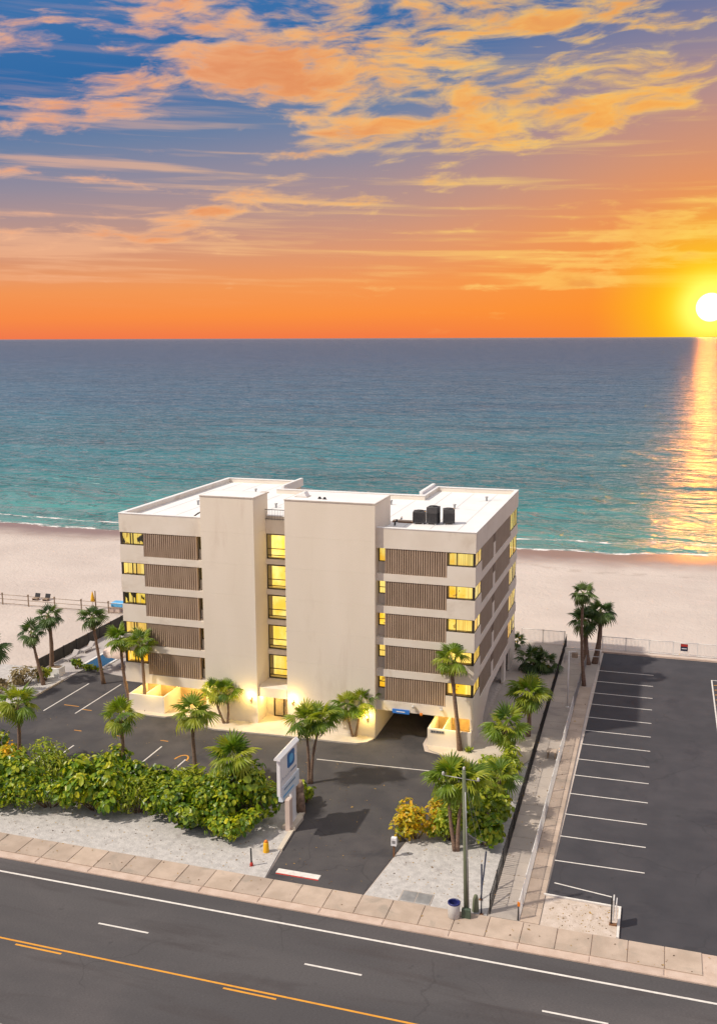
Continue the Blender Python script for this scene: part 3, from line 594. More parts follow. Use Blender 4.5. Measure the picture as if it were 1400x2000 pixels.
# windows ---------------------------------------------------------------
def window(axis, a0, a1, z0, z1, f, sgn, room, bars=(), hbars=(), depth=0.5, fr=0.07, k=1.0):
    """axis 'x': pane spans X at Y=f, room lies at +Y*sgn; axis 'y': pane spans Y at X=f, room lies at -X*sgn"""
    def B(m_, a, b, d0, d1, c, d):
        if axis == 'x': lo, hi = sorted((f + sgn * d0, f + sgn * d1)); m_.box(a, b, lo, hi, c, d)
        else: lo, hi = sorted((f - sgn * d0, f - sgn * d1)); m_.box(lo, hi, a, b, c, d)
    if axis == 'y': k = .3
    m_ = MB(); B(m_, a0 + fr * .5, a1 - fr * .5, 0.055 * k, 0.067 * k, z0 + .03, z1 - .03); w = m_.build('window', M['glass'], bld)
    m_ = MB()
    B(m_, a0, a1, 0.0, 0.12 * k, z0, z0 + fr); B(m_, a0, a1, 0.0, 0.12 * k, z1 - fr, z1)
    B(m_, a0, a0 + fr, 0.002, 0.118 * k, z0 + fr, z1 - fr); B(m_, a1 - fr, a1, 0.002, 0.118 * k, z0 + fr, z1 - fr)
    for t_ in bars: c = a0 + (a1 - a0) * t_; B(m_, c - fr * .45, c + fr * .45, 0.006, 0.11 * k, z0 + fr, z1 - fr)
    for t_, u0, u1 in hbars: c = z0 + (z1 - z0) * t_; B(m_, a0 + (a1 - a0) * u0 + fr * .3, a0 + (a1 - a0) * u1 - fr * .3, 0.014, 0.106, c - fr * .35, c + fr * .35)
    m_.build('frame', M['bronze'], w)
    m_ = MB(); B(m_, a0 + .02, a1 - .02, depth, depth + .02, z0 - .05, z1 + .02); m_.build('lit_room', M[room], w)
    return w
for k in range(5):
    zb = 13.7 - FH * k; zt = zb + 2.05; ws = zb + 0.95
    screen_front(-41.7, -36.75, zb, zt); screen_front(-20.4, -15.45, zb, zt)
    for sgn, x in ((1, XR), (-1, XL)):
        screen_side(74.75, 80.3, zb, zt, x, sgn); screen_side(81.3, 89.6, zb, zt, x, sgn, 44)
        # pier between side screens, solid half wall below a slot
        a, b = sorted((x - sgn * .02, x - sgn * .3)); MB().box(a, b, 80.33, 81.27, zb + .002, zb + 1.25).build('pier', M['stucco'], bld)
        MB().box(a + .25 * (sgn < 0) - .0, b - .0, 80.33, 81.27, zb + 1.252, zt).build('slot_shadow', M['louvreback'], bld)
    # corner windows with white spandrels
    lw = ('litdim', 'lit', 'litdim', 'litwarm', 'litwarm')[k]; rw = ('lit', 'lit', 'lit', 'litwarm', 'litwarm')[k]
    MB().box(XL + .003, -41.72, YF + .003, YF + .22, zb + .001, ws).build('spandrel', M['stucco'], bld)
    MB().box(XL + .003, XL + .22, YF + .222, 74.72, zb + .001, ws).build('spandrel', M['stucco'], bld)
    MB().box(-15.43, XR - .003, YF + .003, YF + .22, zb + .001, ws).build('spandrel', M['stucco'], bld)
    MB().box(XR - .22, XR - .003, YF + .222, 74.72, zb + .001, ws).build('spandrel', M['stucco'], bld)
    window('x', XL + .16, -41.72, ws + .002, zt - .002, YF + .05, 1, lw, (0.40, 0.52) if k != 1 else (0.45, 0.62), (), 0.78)
    window('x', -15.43, XR - .16, ws + .002, zt - .002, YF + .05, 1, rw, (0.36,), (), 0.78)
    window('y', YF + .18, 74.72, ws + .002, zt - .002, XR - .05, 1, rw, (0.5,), (), 0.06)
    window('y', YF + .18, 74.72, ws + .002, zt - .002, XL + .05, -1, lw, (0.5,), (), 0.06)
    for x in (XL + .05, XR - .17): MB().box(x, x + .12, YF + .05, YF + .17, ws, zt).build('corner_post', M['bronze'], bld)
    # rear corner: balcony rail and window
    for sgn, x in ((1, XR), (-1, XL)):
        a, b = sorted((x - sgn * .003, x - sgn * .18))
        MB().box(a, b, 89.7, 94.1, zb + .001, zb + .35).build('balcony_upstand', M['stucco'], bld)
        window('y', 89.75, 91.9, zb + .36, zt - .002, x - sgn * .06, sgn, 'lit' if k < 4 else 'litwarm', (0.5,), (), 0.06)
        window('y', 92.0, 94.05, zb + .36, zt - .002, x - sgn * .06, sgn, 'lit' if k in (0, 1) else 'litdim', (0.5,), (), 0.06)
    # rear elevation windows
    for (a, b) in ((-43.6, -40.2), (-39.6, -36.2), (-21.0, -17.6), (-17.2, -13.8)):
        window('x', a, b, zb + .1, zt - .002, YB - .06, -1, 'lit', (0.33, 0.66), (), 0.7)
    for (a, b) in ((-35.2, -31.2), (-30.6, -26.6), (-26.0, -22.0)):
        window('x', a, b, zb + .1, zt - .002, 88.44, -1, 'lit', (0.33, 0.66), (), 0.7)
    # windows in the slots beside the towers
    window('x', -36.74, -36.12, zb + .85, zt - .01, YF + .55, 1, 'litwarm' if k == 4 else 'lit', (), (), 0.3, 0.06)
    window('x', -21.08, -20.42, zb + .85, zt - .01, YF + .55, 1, 'litwarm' if k == 4 else 'lit', (), ((0.45, 0, 1),) if k else (), 0.3, 0.06)
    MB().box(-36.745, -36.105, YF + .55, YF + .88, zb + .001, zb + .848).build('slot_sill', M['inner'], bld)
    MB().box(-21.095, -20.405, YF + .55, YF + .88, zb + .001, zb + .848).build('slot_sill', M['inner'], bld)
    # stair glazing between the towers
    window('x', -31.33, -28.67, zb + .05, zb + 2.2 - .04 * (k > 0), 74.22, 1, 'litstair', (), ((0.40, 0, 1), (0.14, 0, 0.99)), 1.0, 0.08)
    MB().box(-29.62, -29.54, 74.24, 74.32, zb + .14, zb + .9).build('mullion', M['bronze'], bld)
    if k: MB().box(-29.75, -28.76, 74.235, 74.33, zb + 1.62, zb + 1.68).build('mullion', M['bronze'], bld)
    # stair well band
    z0 = zb - .40; MB().box(-31.345, -28.655, 74.05, 74.5, z0 if k < 4 else 2.45, zb + .03).build('stair_band', M['stucco'], bld)
MB().box(-31.345, -28.655, 74.06, 74.5, 15.92, 17.1).build('stair_band', M['stucco'], bld)
# canopy over the entrance, roof guard rail between the towers
MB().box(-31.346, -28.654, 71.75, 74.04, 2.45, 3.25).build('canopy', M['stucco'], bld)
rail = MB()
rail.tube([(-31.3, 73.9, 18.0), (-28.7, 73.9, 18.0)], .03, 6); rail.tube([(-31.3, 73.9, 17.2), (-28.7, 73.9, 17.2)], .025, 6)
for i in range(19): rail.tube([(-31.25 + i * .139, 73.9, 17.1), (-31.25 + i * .139, 73.9, 18.0)], .012, 5)
rail.build('roof_guard_rail', M['bronze'], bld)
# entrance recess
MB().box(-31.34, -28.66, 73.6, 73.75, 0.12, 2.44).build('entrance_wall', M['inner'], bld)
d_ = MB().box(-30.6, -28.9, 73.52, 73.59, .13, 2.2).build('entrance_door', M['glass'], bld)
fr = MB(); fr.box(-30.66, -30.58, 73.48, 73.58, .13, 2.28); fr.box(-28.92, -28.84, 73.48, 73.58, .13, 2.28); fr.box(-30.58, -28.92, 73.48, 73.58, 2.2, 2.28); fr.box(-30.58, -28.92, 73.48, 73.58, .13, .2); fr.box(-29.8, -29.72, 73.49, 73.57, .2, 2.2); fr.build('door_frame', M['bronze'], d_)
MB().box(-29.75, -29.1, 73.4, 73.47, 1.86, 2.14).build('door_sign', M['red'], d_)
# ground floor: dark garage core, columns, side walls
MB().box(-43.2, -36.2, 75.2, 93.4, 0.0, 2.37).build('garage_wall', M['amberwall'], bld)
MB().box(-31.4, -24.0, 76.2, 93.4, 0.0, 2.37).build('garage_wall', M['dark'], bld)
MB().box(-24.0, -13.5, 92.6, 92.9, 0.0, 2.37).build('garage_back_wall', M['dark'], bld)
MB().box(-21.3, -21.1, 76.12, 79.5, 0.0, 2.375).build('tower_wing_wall', M['tower'], bld)
MB().box(-13.45, XR - .004, 71.95, 76.6, 0.0, 2.377).build('side_wall', M['stucco'], bld)
MB().box(-13.45, XR - .004, 87.4, 88.6, 0.0, 2.377).build('side_column', M['stucco'], bld)
MB().box(-13.45, XR - .004, 91.2, 94.1, 0.0, 2.377).build('side_wall', M['stucco'], bld)
MB().add([(-13.45, 76.6, 2.377), (-13.45, 79.6, 2.377), (-13.45, 76.6, .9), (XR - .006, 76.6, 2.377), (XR - .006, 79.6, 2.377), (XR - .006, 76.6, .9)], [(0, 1, 2), (3, 5, 4), (0, 3, 4, 1), (1, 4, 5, 2), (2, 5, 3, 0)]).build('side_haunch', M['stucco'], bld)
for (x, y) in ((-18.5, 82), (-18.5, 88), (-14.2, 82), (-43.7, 80), (-43.7, 87)): MB().bevbox(x - .22, x + .22, y - .22, y + .22, 0, 2.376, .01).build('column', M['stucco'], bld)
# clearance sign and little flood lamps on the lowest band
cs = MB().box(-19.75, -18.35, 71.90, 71.995, 2.26, 2.6).build('clearance_sign', M['blue'], bld)
MB().box(-19.4, -18.7, 71.885, 71.899, 2.38, 2.46).build('sign_lettering', M['sign_white'], cs)
for (x, z) in ((-18.0, 2.98), (-15.7, 2.95), (-17.35, 2.42)):
    f_ = MB().lathe([(0, .0), (.09, .0), (.12, .12), (.12, .2), (0, .2)], (x, 71.82, z - .1), 10).build('flood_lamp', M['orange'] if z < 2.5 else M['bin_body'], bld)
    MB().box(x - .03, x + .03, 71.9, 71.99, z - .05, z + .05).build('bracket', M['grey_metal'], f_)
# low patio walls (bin enclosures) under both wings
def enclosure(x0, x1, y0, y1, h, xm):
    e = MB(); t_ = .16
    e.bevbox(x0, x1, y0, y0 + t_, .1, h, .015); e.bevbox(x0, x0 + t_, y0 + t_ + .002, y1, .1, h - .003, .015); e.bevbox(x1 - t_, x1, y0 + t_ + .002, y1, .1, h - .003, .015)
    e.bevbox(xm - .06, xm + .06, y0 + t_ + .002, y1, .1, h - .05, .01)
    return e.build('patio_wall', M['stucco'], bld)
e1 = enclosure(-43.3, -39.9, 71.2, 74.2, 1.6, -41.9)
e2 = enclosure(-16.7, -13.22, 71.35, 74.6, 1.55, -15.5)
MB().box(-16.69, -13.46, 74.62, 74.8, .12, 2.374).build('patio_back_wall', M['amberwall'], bld)
MB().box(-43.3, -36.2, 74.4, 74.6, .12, 2.374).build('patio_back_wall', M['amberwall'], bld)
pl_ = MB().box(-16.45, -15.35, 71.31, 71.345, 1.22, 1.44).build('number_plate', M['grey_metal'], e2)
for x in (-16.35, -16.18, -15.98, -15.85, -15.7, -15.52): MB().box(x, x + .1, 71.298, 71.309, 1.27, 1.39).build('digit_mark', M['guard_blue'], pl_)
# wall lamps at the foot of the towers (lit)
def lamp_light(loc, power, parent, rad=0.12, col=(1.0, 0.70, 0.20)):
    l = bpy.data.lights.new('lamp_light', 'POINT'); l.energy = power * 1.35; l.color = col; l.shadow_soft_size = rad
    o = bpy.data.objects.new('lamp_light', l); COL.objects.link(o); o.location = loc; o.parent = parent; return o
def sconce(x, z, power):
    s = MB().box(x - .07, x + .07, 71.42, 71.598, z - .22, z + .06).build('wall_lamp', M['lens'], bld)
    MB().lathe([(0.0, 0), (.06, .01), (.085, .08), (.07, .16), (0, .19)], (x, 71.36, z + .02), 12).build('lamp_globe', M['lampglow'], s)
    lamp_light((x, 71.12, z + .2), power, s)
sconce(-31.9, 2.25, 75); sconce(-28.15, 2.4, 75); sconce(-21.7, 1.75, 75); sconce(-35.6, 2.0, 60)
def soffit_lamp(x, y, power):
    s = MB().lathe([(0, 0), (.11, 0), (.13, .07), (0, .071)], (x, y, 2.30), 12).build('soffit_lamp', M['lampglow'], bld); lamp_light((x, y, 2.15), power, s)
for x, y, p in ((-42.6, 73.2, 70), (-40.9, 73.2, 70), (-38.2, 73.2, 110), (-15.9, 73.1, 60), (-14.3, 73.1, 60)): soffit_lamp(x, y, p)
lamp_light((-30.9, 72.6, 2.2), 60, bld)
lamp_light((-15.2, 70.6, 2.2), 45, bld); lamp_light((-41.0, 70.5, 2.2), 40, bld)
# roof furniture -------------------------------------------------------
def condenser(x, y, rz, sx=.9, h=1.0, label=''):
    c = thing('air_conditioner', (x, y, 16.93), label, 'air conditioner', 'condensers on the roof', rz)
    MB().bevbox(-sx / 2, sx / 2, -.45, .45, .1, h, .03).build('casing', M['condenser'], c)
    g = MB()
    for i in range(9): g.box(-sx / 2 - .012, sx / 2 + .012, -.462, -.452, .2 + i * .085, .235 + i * .085)
    for i in range(9): g.box(sx / 2 + .001, sx / 2 + .012, -.44, .44, .2 + i * .085, .235 + i * .085)
    g.build('grille', M['black_metal'], c)
    MB().lathe([(.36, 0), (.36, .05), (.31, .05), (.31, .0)], (0, 0, h), 18).build('fan_guard', M['black_metal'], c)
    f_ = MB(); f_.lathe([(0, .02), (.09, .02), (.09, .04), (0, .04)], (0, 0, h), 10)
    for i in range(4):
        a = i * math.pi / 2; ca, sa = math.cos(a), math.sin(a); f_.add([(ca * .08 - sa * .05, sa * .08 + ca * .05, h + .015), (ca * .3 - sa * .08, sa * .3 + ca * .08, h + .02), (ca * .3 + sa * .08, sa * .3 - ca * .08, h + .035), (ca * .08 + sa * .05, sa * .08 - ca * .05, h + .035)], [(0, 1, 2, 3)])
    f_.build('fan', M['condenser'], c)
    for sx_ in (-1, 1): MB().box(sx_ * .35 - .06, sx_ * .35 + .06, -.48, .48, 0, .098).build('foot', M['grey_metal'], c)
condenser(-18.85, 76.9, .12, 1.0, 1.05, 'dark rooftop condenser on the left, lowest of the three')
condenser(-17.7, 77.0, -.1, .9, 1.45, 'tallest dark rooftop condenser, in the middle of the three')
condenser(-16.5, 77.4, .25, .95, 1.25, 'dark rooftop condenser on the right of the three')
def lift(name, label, cat, parts, loc):
    t_ = thing(name, loc, label, cat)
    for pn, m_, mm in parts: m_.build(pn, mm, t_)
    return t_
lift('roof_walk_pad', 'pale grey pad on the roof in front of the condensers', 'roof pad', [('pad', MB().bevbox(-1.2, 1.2, -.35, .35, 0, .06, .01), M['deck']), ('pad_edge', MB().box(1.22, 1.3, -.4, .4, 0, .09), M['grey_metal'])], (-19.4, 73.7, 16.935))
lift('roof_board', 'low tan plinth beside the condensers', 'plinth', [('plinth', MB().bevbox(-.9, .9, -.25, .25, 0, .16, .02), M['slab']), ('rail', MB().box(-.9, .9, -.29, -.252, .02, .1), M['rust'])], (-20.2, 77.0, 16.935))
for i, (x, y) in enumerate(((-20.7, 76.6), (-20.6, 75.7), (-20.45, 75.1))):
    lift('vent_pipe', ('rear', 'middle', 'front')[i] + ' dark vent pipe of three beside the right tower', 'vent pipe', [('pipe', MB().lathe([(.07, 0), (.07, .28), (.05, .3), (0, .3)], (0, 0, 0), 10), M['black_metal']), ('collar', MB().lathe([(.14, 0), (.14, .03), (.075, .06)], (0, 0, 0), 10), M['roof'])], (x, y, 16.935))
hatch = thing('roof_hatch', (-27.7, 73.3, 19.33), 'small pitched roof hatch on the right tower', 'roof hatch')
MB().add([(-.5, -.4, 0), (.5, -.4, 0), (.5, .4, 0), (-.5, .4, 0), (.25, -.4, .42), (.25, .4, .42)], [(0, 1, 4), (2, 3, 5), (0, 4, 5, 3), (1, 2, 5, 4)]).build('lid', M['roof'], hatch); MB().box(-.55, .55, -.45, .45, -.001, .05).build('curb', M['coping'], hatch)
for i, (x, y) in enumerate(((-26.0, 72.6), (-25.55, 72.5))): lift('roof_drain', ('left', 'right')[i] + ' small black drain dome on the right tower roof', 'drain', [('dome', MB().lathe([(.14, 0), (.13, .1), (.07, .17), (0, .18)], (0, 0, 0), 10), M['black_metal']), ('flange', MB().lathe([(.2, 0), (.2, .02), (.14, .02)], (0, 0, 0), 10), M['grey_metal'])], (x, y, 19.33))
ml = thing('roof_ladder', (-37.3, 73.4, 16.93), 'dark bent ladder rails at the edge of the left roof', 'ladder')
for s in (0, .42): MB().tube([(-.6, s, 0.05), (.1, s, .55), (.55, s, .75), (.8, s, .72)], .035, 6).build('rail', M['bronze'], ml)
for i in range(4): MB().tube([(-.3 + i * .27, 0, .27 + i * .14), (-.3 + i * .27, .42, .27 + i * .14)], .02, 5).build('rung', M['bronze'], ml)

# ================================================================== PALMS
def frond_mesh(name, lp, fl, nseg, span, droop, arch, seed, mats):
    rng = random.Random(seed); m_ = MB()
    hub = Vector((lp, 0, arch * lp))
    m_.tube([(0, 0, 0), (lp * .5, 0, arch * lp * .68), hub], [.028, .02, .013], 4, 1, False)
    d0 = -droop * .4
    for i in range(nseg):
        th = R(-span + 2 * span * i / (nseg - 1)) + rng.uniform(-.03, .03); L = fl * (1 - .22 * (abs(th) / R(span)) ** 2) * rng.uniform(.9, 1.07)
        dv = Vector((math.cos(th), math.sin(th), 0)); sv = Vector((-dv.y, dv.x, 0)); w = .5 * L * math.tan(R(span) / (nseg - 1)) * 1.12
        fold = .05 * (1 if i % 2 else -.4)
        def pt(s, side, lift): return hub + dv * (L * s) + sv * side + Vector((0, 0, (d0 * s - droop * s * s * (1.0 + .35 * rng.random())) * L - .35 * abs(th) / R(span) * .25 * L * s + lift))
        b = hub + dv * .02
        m1 = pt(.5, 0, fold); l1 = pt(.5, w, -.02); r1 = pt(.5, -w, -.02); m2 = pt(.8, 0, fold * .5); l2 = pt(.8, w * .62, -.02); r2 = pt(.8, -w * .62, -.02); tp = pt(1.0, 0, -.02 - droop * .12)
        m_.add([b, l1, m1, r1, l2, m2, r2, tp], [(0, 2, 1), (0, 3, 2), (1, 2, 5, 4), (2, 3, 6, 5), (4, 5, 7), (5, 6, 7)], 0)
    return m_.mesh(name, mats)
FR = {}
for key, lm in (('frond', M['frond']), ('frond_dark', M['frond_dark'])):
    FR[key] = [frond_mesh(key, .85, 1.0, 17, 122, .16, .10, 1, [lm, M['petiole']]), frond_mesh(key, .95, 1.05, 17, 112, .34, .16, 2, [lm, M['petiole']]), frond_mesh(key, .75, .95, 15, 125, .5, .12, 3, [lm, M['petiole']])]
FR['dead'] = [frond_mesh('dry_frond', .7, .85, 13, 70, .75, .02, 4, [M['frond_dead'], M['frond_dead']])]
heart_mesh = MB().tube([(0, 0, -.35), (0, 0, -.1), (0, 0, .12), (0, 0, .4)], [.13, .17, .12, .02], 8).mesh('crown', [M['petiole']])
def crown(parent, c, size, n, dark, seed, dead=2, spread=1.0):
    rng = random.Random(seed); cr = obj('crown', heart_mesh, parent, loc=c); cr.scale = (size,) * 3
    az0 = rng.uniform(0, 6.28); pw = rng.uniform(.62, 1.05); low = rng.uniform(100, 138); cr.rotation_euler = (rng.uniform(-.18, .18), rng.uniform(-.18, .18), 0); dead = dead + rng.randint(0, 3) if dead else 0
    for i in range(n + dead):
        f_ = i / max(n - 1, 1); isdead = i >= n
        e = R(78 - low * min(f_, 1) ** pw + rng.uniform(-12, 12)) if not isdead else R(rng.uniform(-78, -58))
        a = az0 + i * 2.39996 + rng.uniform(-.2, .2)
        ms = FR['dead'] if isdead else FR['frond_dark' if dark else 'frond']
        me = ms[0 if isdead else (0 if f_ < .3 else (1 if f_ < .7 else 2))]
        o = obj('dry_frond' if isdead else 'frond', me, cr)
        o.matrix_local = Matrix.Rotation(a, 4, 'Z') @ Matrix.Rotation(-e, 4, 'Y') @ Matrix.Rotation(rng.uniform(-.35, .35), 4, 'X') @ Matrix.Scale(rng.uniform(.85, 1.12) * (spread if not isdead else .8), 4)
    return cr
def trunk(parent, top, rb=.17, rtp=.12, bend=.25, seed=0, base=(0, 0, 0)):
    rng = random.Random(seed); n = 9; path = []; rad = []
    tx, ty, tz = top; bx, by, _ = base
    for i in range(n + 1):
        s = i / n; c = math.sin(s * math.pi) * bend
        path.append((bx + (tx - bx) * s + c * math.cos(seed * 1.7), by + (ty - by) * s + c * math.sin(seed * 1.7) * .5, -.1 + (tz + .1) * s))
        rad.append((rb + (rtp - rb) * min(s * 1.5, 1) + (.05 * (1 - s * 8) if s < .125 else 0) + (.02 if i % 2 else 0)) * (1.25 if s > .92 else 1))
    return MB().tube(path, rad, 9).build('trunk', M['trunk'], parent)
def palm(base, tops, label, size=1.0, n=20, dark=False, seed=0, group='fan palms', dead=2, rb=.17, cat='palm tree', bend=.2):
    t_ = thing('palm_tree', (base[0], base[1], 0.0), label, cat, group)
    for k, tp in enumerate(tops):
        off = (tp[0] - base[0], tp[1] - base[1], tp[2]); trunk(t_, off, rb, rb * .68, bend, seed + k, (.12 * k, .05 * k, 0)); crown(t_, off, size, n, dark, seed * 13 + k, dead)
    return t_
def atY(x, y, Y):
    d = ray(x, y); s = Y / d.y; return (d.x * s, Y, CAMH + d.z * s)
def P1(bpx, cpx, label, Y=None, **kw):
    if Y is None: b = G(*bpx); bx, by = b.x, b.y
    else: a_ = atY(*bpx, Y); bx, by = a_[0], Y
    tops = [atY(*c, by + (0.0 if k == 0 else .3)) for k, c in enumerate(cpx)]
    return palm((bx, by), tops, label, **kw)
P1((285, 1390), [(276, 1257)], 'palm in front of the left patio wall with lamp lit yellow fronds', seed=1, size=.82, dead=3)
P1((256, 1378), [(236, 1250)], 'leaning palm at the left corner of the building, beside the patio wall', seed=2, size=.88)
P1((203, 1335), [(180, 1208)], 'tall thin palm between the pool and the left stall lines', seed=3, size=.82, n=16, dark=True)
P1((100, 1318), [(95, 1204)], 'dark palm with thick trunk at the end of the black mesh fence', seed=4, size=.88, n=17, dark=True, rb=.24)
P1((86, 1338), [(62, 1238)], 'leaning dark palm left of the thick trunked one by the dry bushes', seed=5, size=.82, n=15, dark=True)
P1((-28, 1360), [(-20, 1272)], 'palm cut by the left picture edge with only its right fronds showing', seed=6, size=.98, n=18, dark=True)
P1((36, 1492), [(35, 1375)], 'short palm at the left end of the hedge beside the car park', Y=58.6, seed=7, size=1.0)
P1((240, 1530), [(235, 1402)], 'palm rising from the middle of the left hedge before the white stall line', Y=57.9, seed=8, size=.9, n=16)
P1((388, 1520), [(377, 1394)], 'palm behind the hedge in front of the left tower', Y=59.5, seed=9, size=.95, n=19)
P1((440, 1415), [(418, 1350), (442, 1352)], 'low twin stem palm on the cream apron below the left tower', seed=10, size=.78, n=13, rb=.11)
P1((458, 1600), [(456, 1484)], 'palm standing in the hedge left of the blue logo sign', Y=55.6, seed=11, size=1.02, n=22)
P1((604, 1530), [(598, 1412), (628, 1405)], 'palm pair behind the logo sign before the right tower', seed=12, size=.92, n=17, rb=.12)
P1((690, 1441), [(676, 1380), (706, 1374)], 'V shaped twin palm on the apron at the foot of the right tower', seed=13, size=.86, n=15, rb=.1, bend=.05)
P1((898, 1468), [(879, 1288)], 'tall slender palm standing before the right wing corner windows', seed=14, size=.9, n=19, rb=.19)
P1((1160, 1296), [(1172, 1196)], 'right one of the palm cluster at the beach end of the walkway', seed=15, size=.98, n=20, dark=True, dead=4, rb=.3)
P1((1147, 1298), [(1143, 1215)], 'shortest of the palm cluster at the beach end of the walkway', seed=16, size=.95, n=18, dark=True, dead=4, rb=.3)
P1((1140, 1340), [(1138, 1160)], 'tallest thin palm of the cluster at the beach end of the walkway', seed=17, size=.78, n=15, dark=True)
P1((1030, 1440), [(1030, 1358)], 'round full palm beside the black fence by the side of the building', seed=18, size=1.05, n=26, dead=5, rb=.2)
P1((988, 1492), [(988, 1420)], 'full palm on the corner apron right of the number plate wall', seed=19, size=1.05, n=22, dead=3, rb=.2)
P1((889, 1663), [(878, 1525), (905, 1532)], 'twin trunk palm on the gravel island behind the utility pole', seed=20, size=1.0, n=22, dead=2, rb=.13)
P1((980, 1600), [(975, 1520)], 'short bushy palm among shrubs by the black fence on the gravel island', seed=21, size=.85, n=18, dead=0)
P1((1046, 1312), [(1036, 1290), (1062, 1296)], 'squat dark palm clump in the yard behind the right wing', seed=22, size=.95, n=15, dark=True, dead=0, rb=.12)
P1((1006, 1268), [(1010, 1252)], 'small dark fan plant against the beach fence behind the building', seed=23, size=.6, n=10, dark=True, dead=0, rb=.08)

# ================================================================== SHRUBS
leaf_shared = {}
def leaf_pts(rng, size):
    w = size * .42
    return [(0, 0, 0), (size * .3, w, .03 * size), (size * .75, w * .75, -.02 * size), (size, 0, -.12 * size), (size * .75, -w * .75, -.02 * size), (size * .3, -w, .03 * size), (size * .5, 0, -.07 * size)]
LF = [(0, 6, 1), (1, 6, 2), (2, 6, 3), (3, 6, 4), (4, 6, 5), (5, 6, 0)]
def shrub(x, y, rx, ry, h, label, mname='leaf', n=900, size=.34, seed=0, group='shrubs of the front hedge', cat='shrub', up=.5, big=16, narrow=1.0, name='shrub', lumps=7):
    rng = random.Random(seed); t_ = thing(name, (x, y, 0.03), label, cat, group); m_ = MB(); tint = []
    blobs = [(rng.uniform(-.62, .62) * rx, rng.uniform(-.62, .62) * ry, h * rng.uniform(.35, .74), rng.uniform(.34, .52)) for _ in range(lumps)]
    items = []
    for i in range(n):
        bx, by, bz, br = blobs[i % lumps]
        while True:
            d = Vector((rng.gauss(0, 1), rng.gauss(0, 1), rng.gauss(0, 1)))
            if d.length > .1: break
        d.normalize(); rr = br * rng.uniform(.45, 1.0) ** .5
        p = Vector((bx + d.x * rr * rx, by + d.y * rr * ry, bz + d.z * rr * h * .62))
        if p.z < .06: p.z = rng.uniform(.06, .35) * h
        out = (d + Vector((0, 0, up))).normalized(); s = size * rng.uniform(.6, 1.25)
        items.append((p, out, s, rng.uniform(0, 6.28), rng.random() * (.65 + .35 * min(1, p.z / h)), d.dot(Vector((.25, -.8, .5)))))  # random leaf tint scaled by height: lit tops and shade put into colour
    items.sort(key=lambda q: -q[5] * q[2])
    for idx, (p, out, s, roll, tn, fc) in enumerate(items):
        ax_ = out.cross(Vector((math.cos(roll), math.sin(roll), .2))).normalized(); nrm = (out + Vector((rng.gauss(0, .35), rng.gauss(0, .35), 0))).normalized()
        ax_ = (ax_ - nrm * ax_.dot(nrm) - Vector((0, 0, .25))).normalized(); sy = nrm.cross(ax_).normalized(); nz = ax_.cross(sy)
        if idx < big:
            key = (mname, 'leaf')
            if key not in leaf_shared:
                lm = MB().add([(a, b * narrow, c) for a, b, c in leaf_pts(rng, 1.0)], LF).mesh('leaf', M[mname]); at = lm.attributes.new('tint', 'FLOAT', 'POINT'); at.data.foreach_set('value', [.55] * len(lm.vertices)); leaf_shared[key] = lm
            o = obj('leaf', leaf_shared[key], t_); mt = Matrix(((ax_.x, sy.x, nz.x, p.x), (ax_.y, sy.y, nz.y, p.y), (ax_.z, sy.z, nz.z, p.z), (0, 0, 0, 1))); o.matrix_local = mt @ Matrix.Scale(s * 1.2, 4)
        else:
            m_.add([p + ax_ * a + sy * (b * narrow) + nz * c for a, b, c in leaf_pts(rng, s)], LF); tint += [tn] * 7
    o = m_.build('foliage', M[mname], t_, kind='stuff'); at = o.data.attributes.new('tint', 'FLOAT', 'POINT'); at.data.foreach_set('value', tint)
    sm = MB()
    for b in blobs:
        sm.tube([(b[0] * .15, b[1] * .15, -.05), (b[0] * .6, b[1] * .6, b[2] * .5), (b[0], b[1], b[2])], [.05, .035, .015], 5)
    sm.build('stems', M['stem'], t_)
    return t_
hl = [((-42.8, 54.0, 2.6, 2.1, 2.6), 'leafy green hedge shrub at the left picture edge of the front hedge'),
      ((-39.3, 54.3, 2.5, 2.0, 2.7), 'green hedge shrub below the left pair of stall lines'),
      ((-36.0, 54.9, 2.4, 2.0, 2.8), 'broad leaved hedge shrub in the middle of the left hedge'),
      ((-33.0, 55.3, 2.2, 1.8, 2.6), 'green hedge shrub before the short palm of the left hedge'),
      ((-30.4, 55.6, 1.9, 1.6, 2.3), 'shrub with yellowing leaves at the right end of the left hedge'),
      ((-27.4, 55.4, 2.2, 2.1, 3.0), 'dark green shrub at the dip between the two halves of the front hedge'),
      ((-25.0, 55.4, 2.0, 2.2, 3.2), 'tall shrub mass just left of the logo sign'),
      ((-25.4, 53.6, 1.8, 1.3, 1.9), 'low rounded shrub in front of the logo sign, nearest the pavement')]
hl += [((-41.0, 56.6, 2.4, 1.5, 3.0), 'green hedge shrub of the rear row behind the left end of the front hedge'),
       ((-37.2, 57.0, 2.4, 1.4, 3.0), 'green hedge shrub of the rear row behind the middle of the left hedge'),
       ((-33.4, 57.2, 2.2, 1.2, 2.5), 'low rear row hedge shrub between the two palms of the left hedge'),
       ((-28.9, 57.0, 1.9, 1.4, 2.6), 'rear row hedge shrub left of the palm by the logo sign'),
       ((-28.6, 54.2, 1.8, 1.5, 2.4), 'front row shrub closing the dip in the front hedge')]
LM = ['leaf_deep', 'leaf', 'leaf', 'leaf_lime', 'leaf_deep', 'leaf', 'leaf_deep', 'leaf', 'leaf_lime', 'leaf', 'leaf_deep', 'leaf_lime', 'leaf_deep']
LS = [.36, .30, .46, .34, .40, .30, .44, .34, .32, .40, .34, .42, .36]
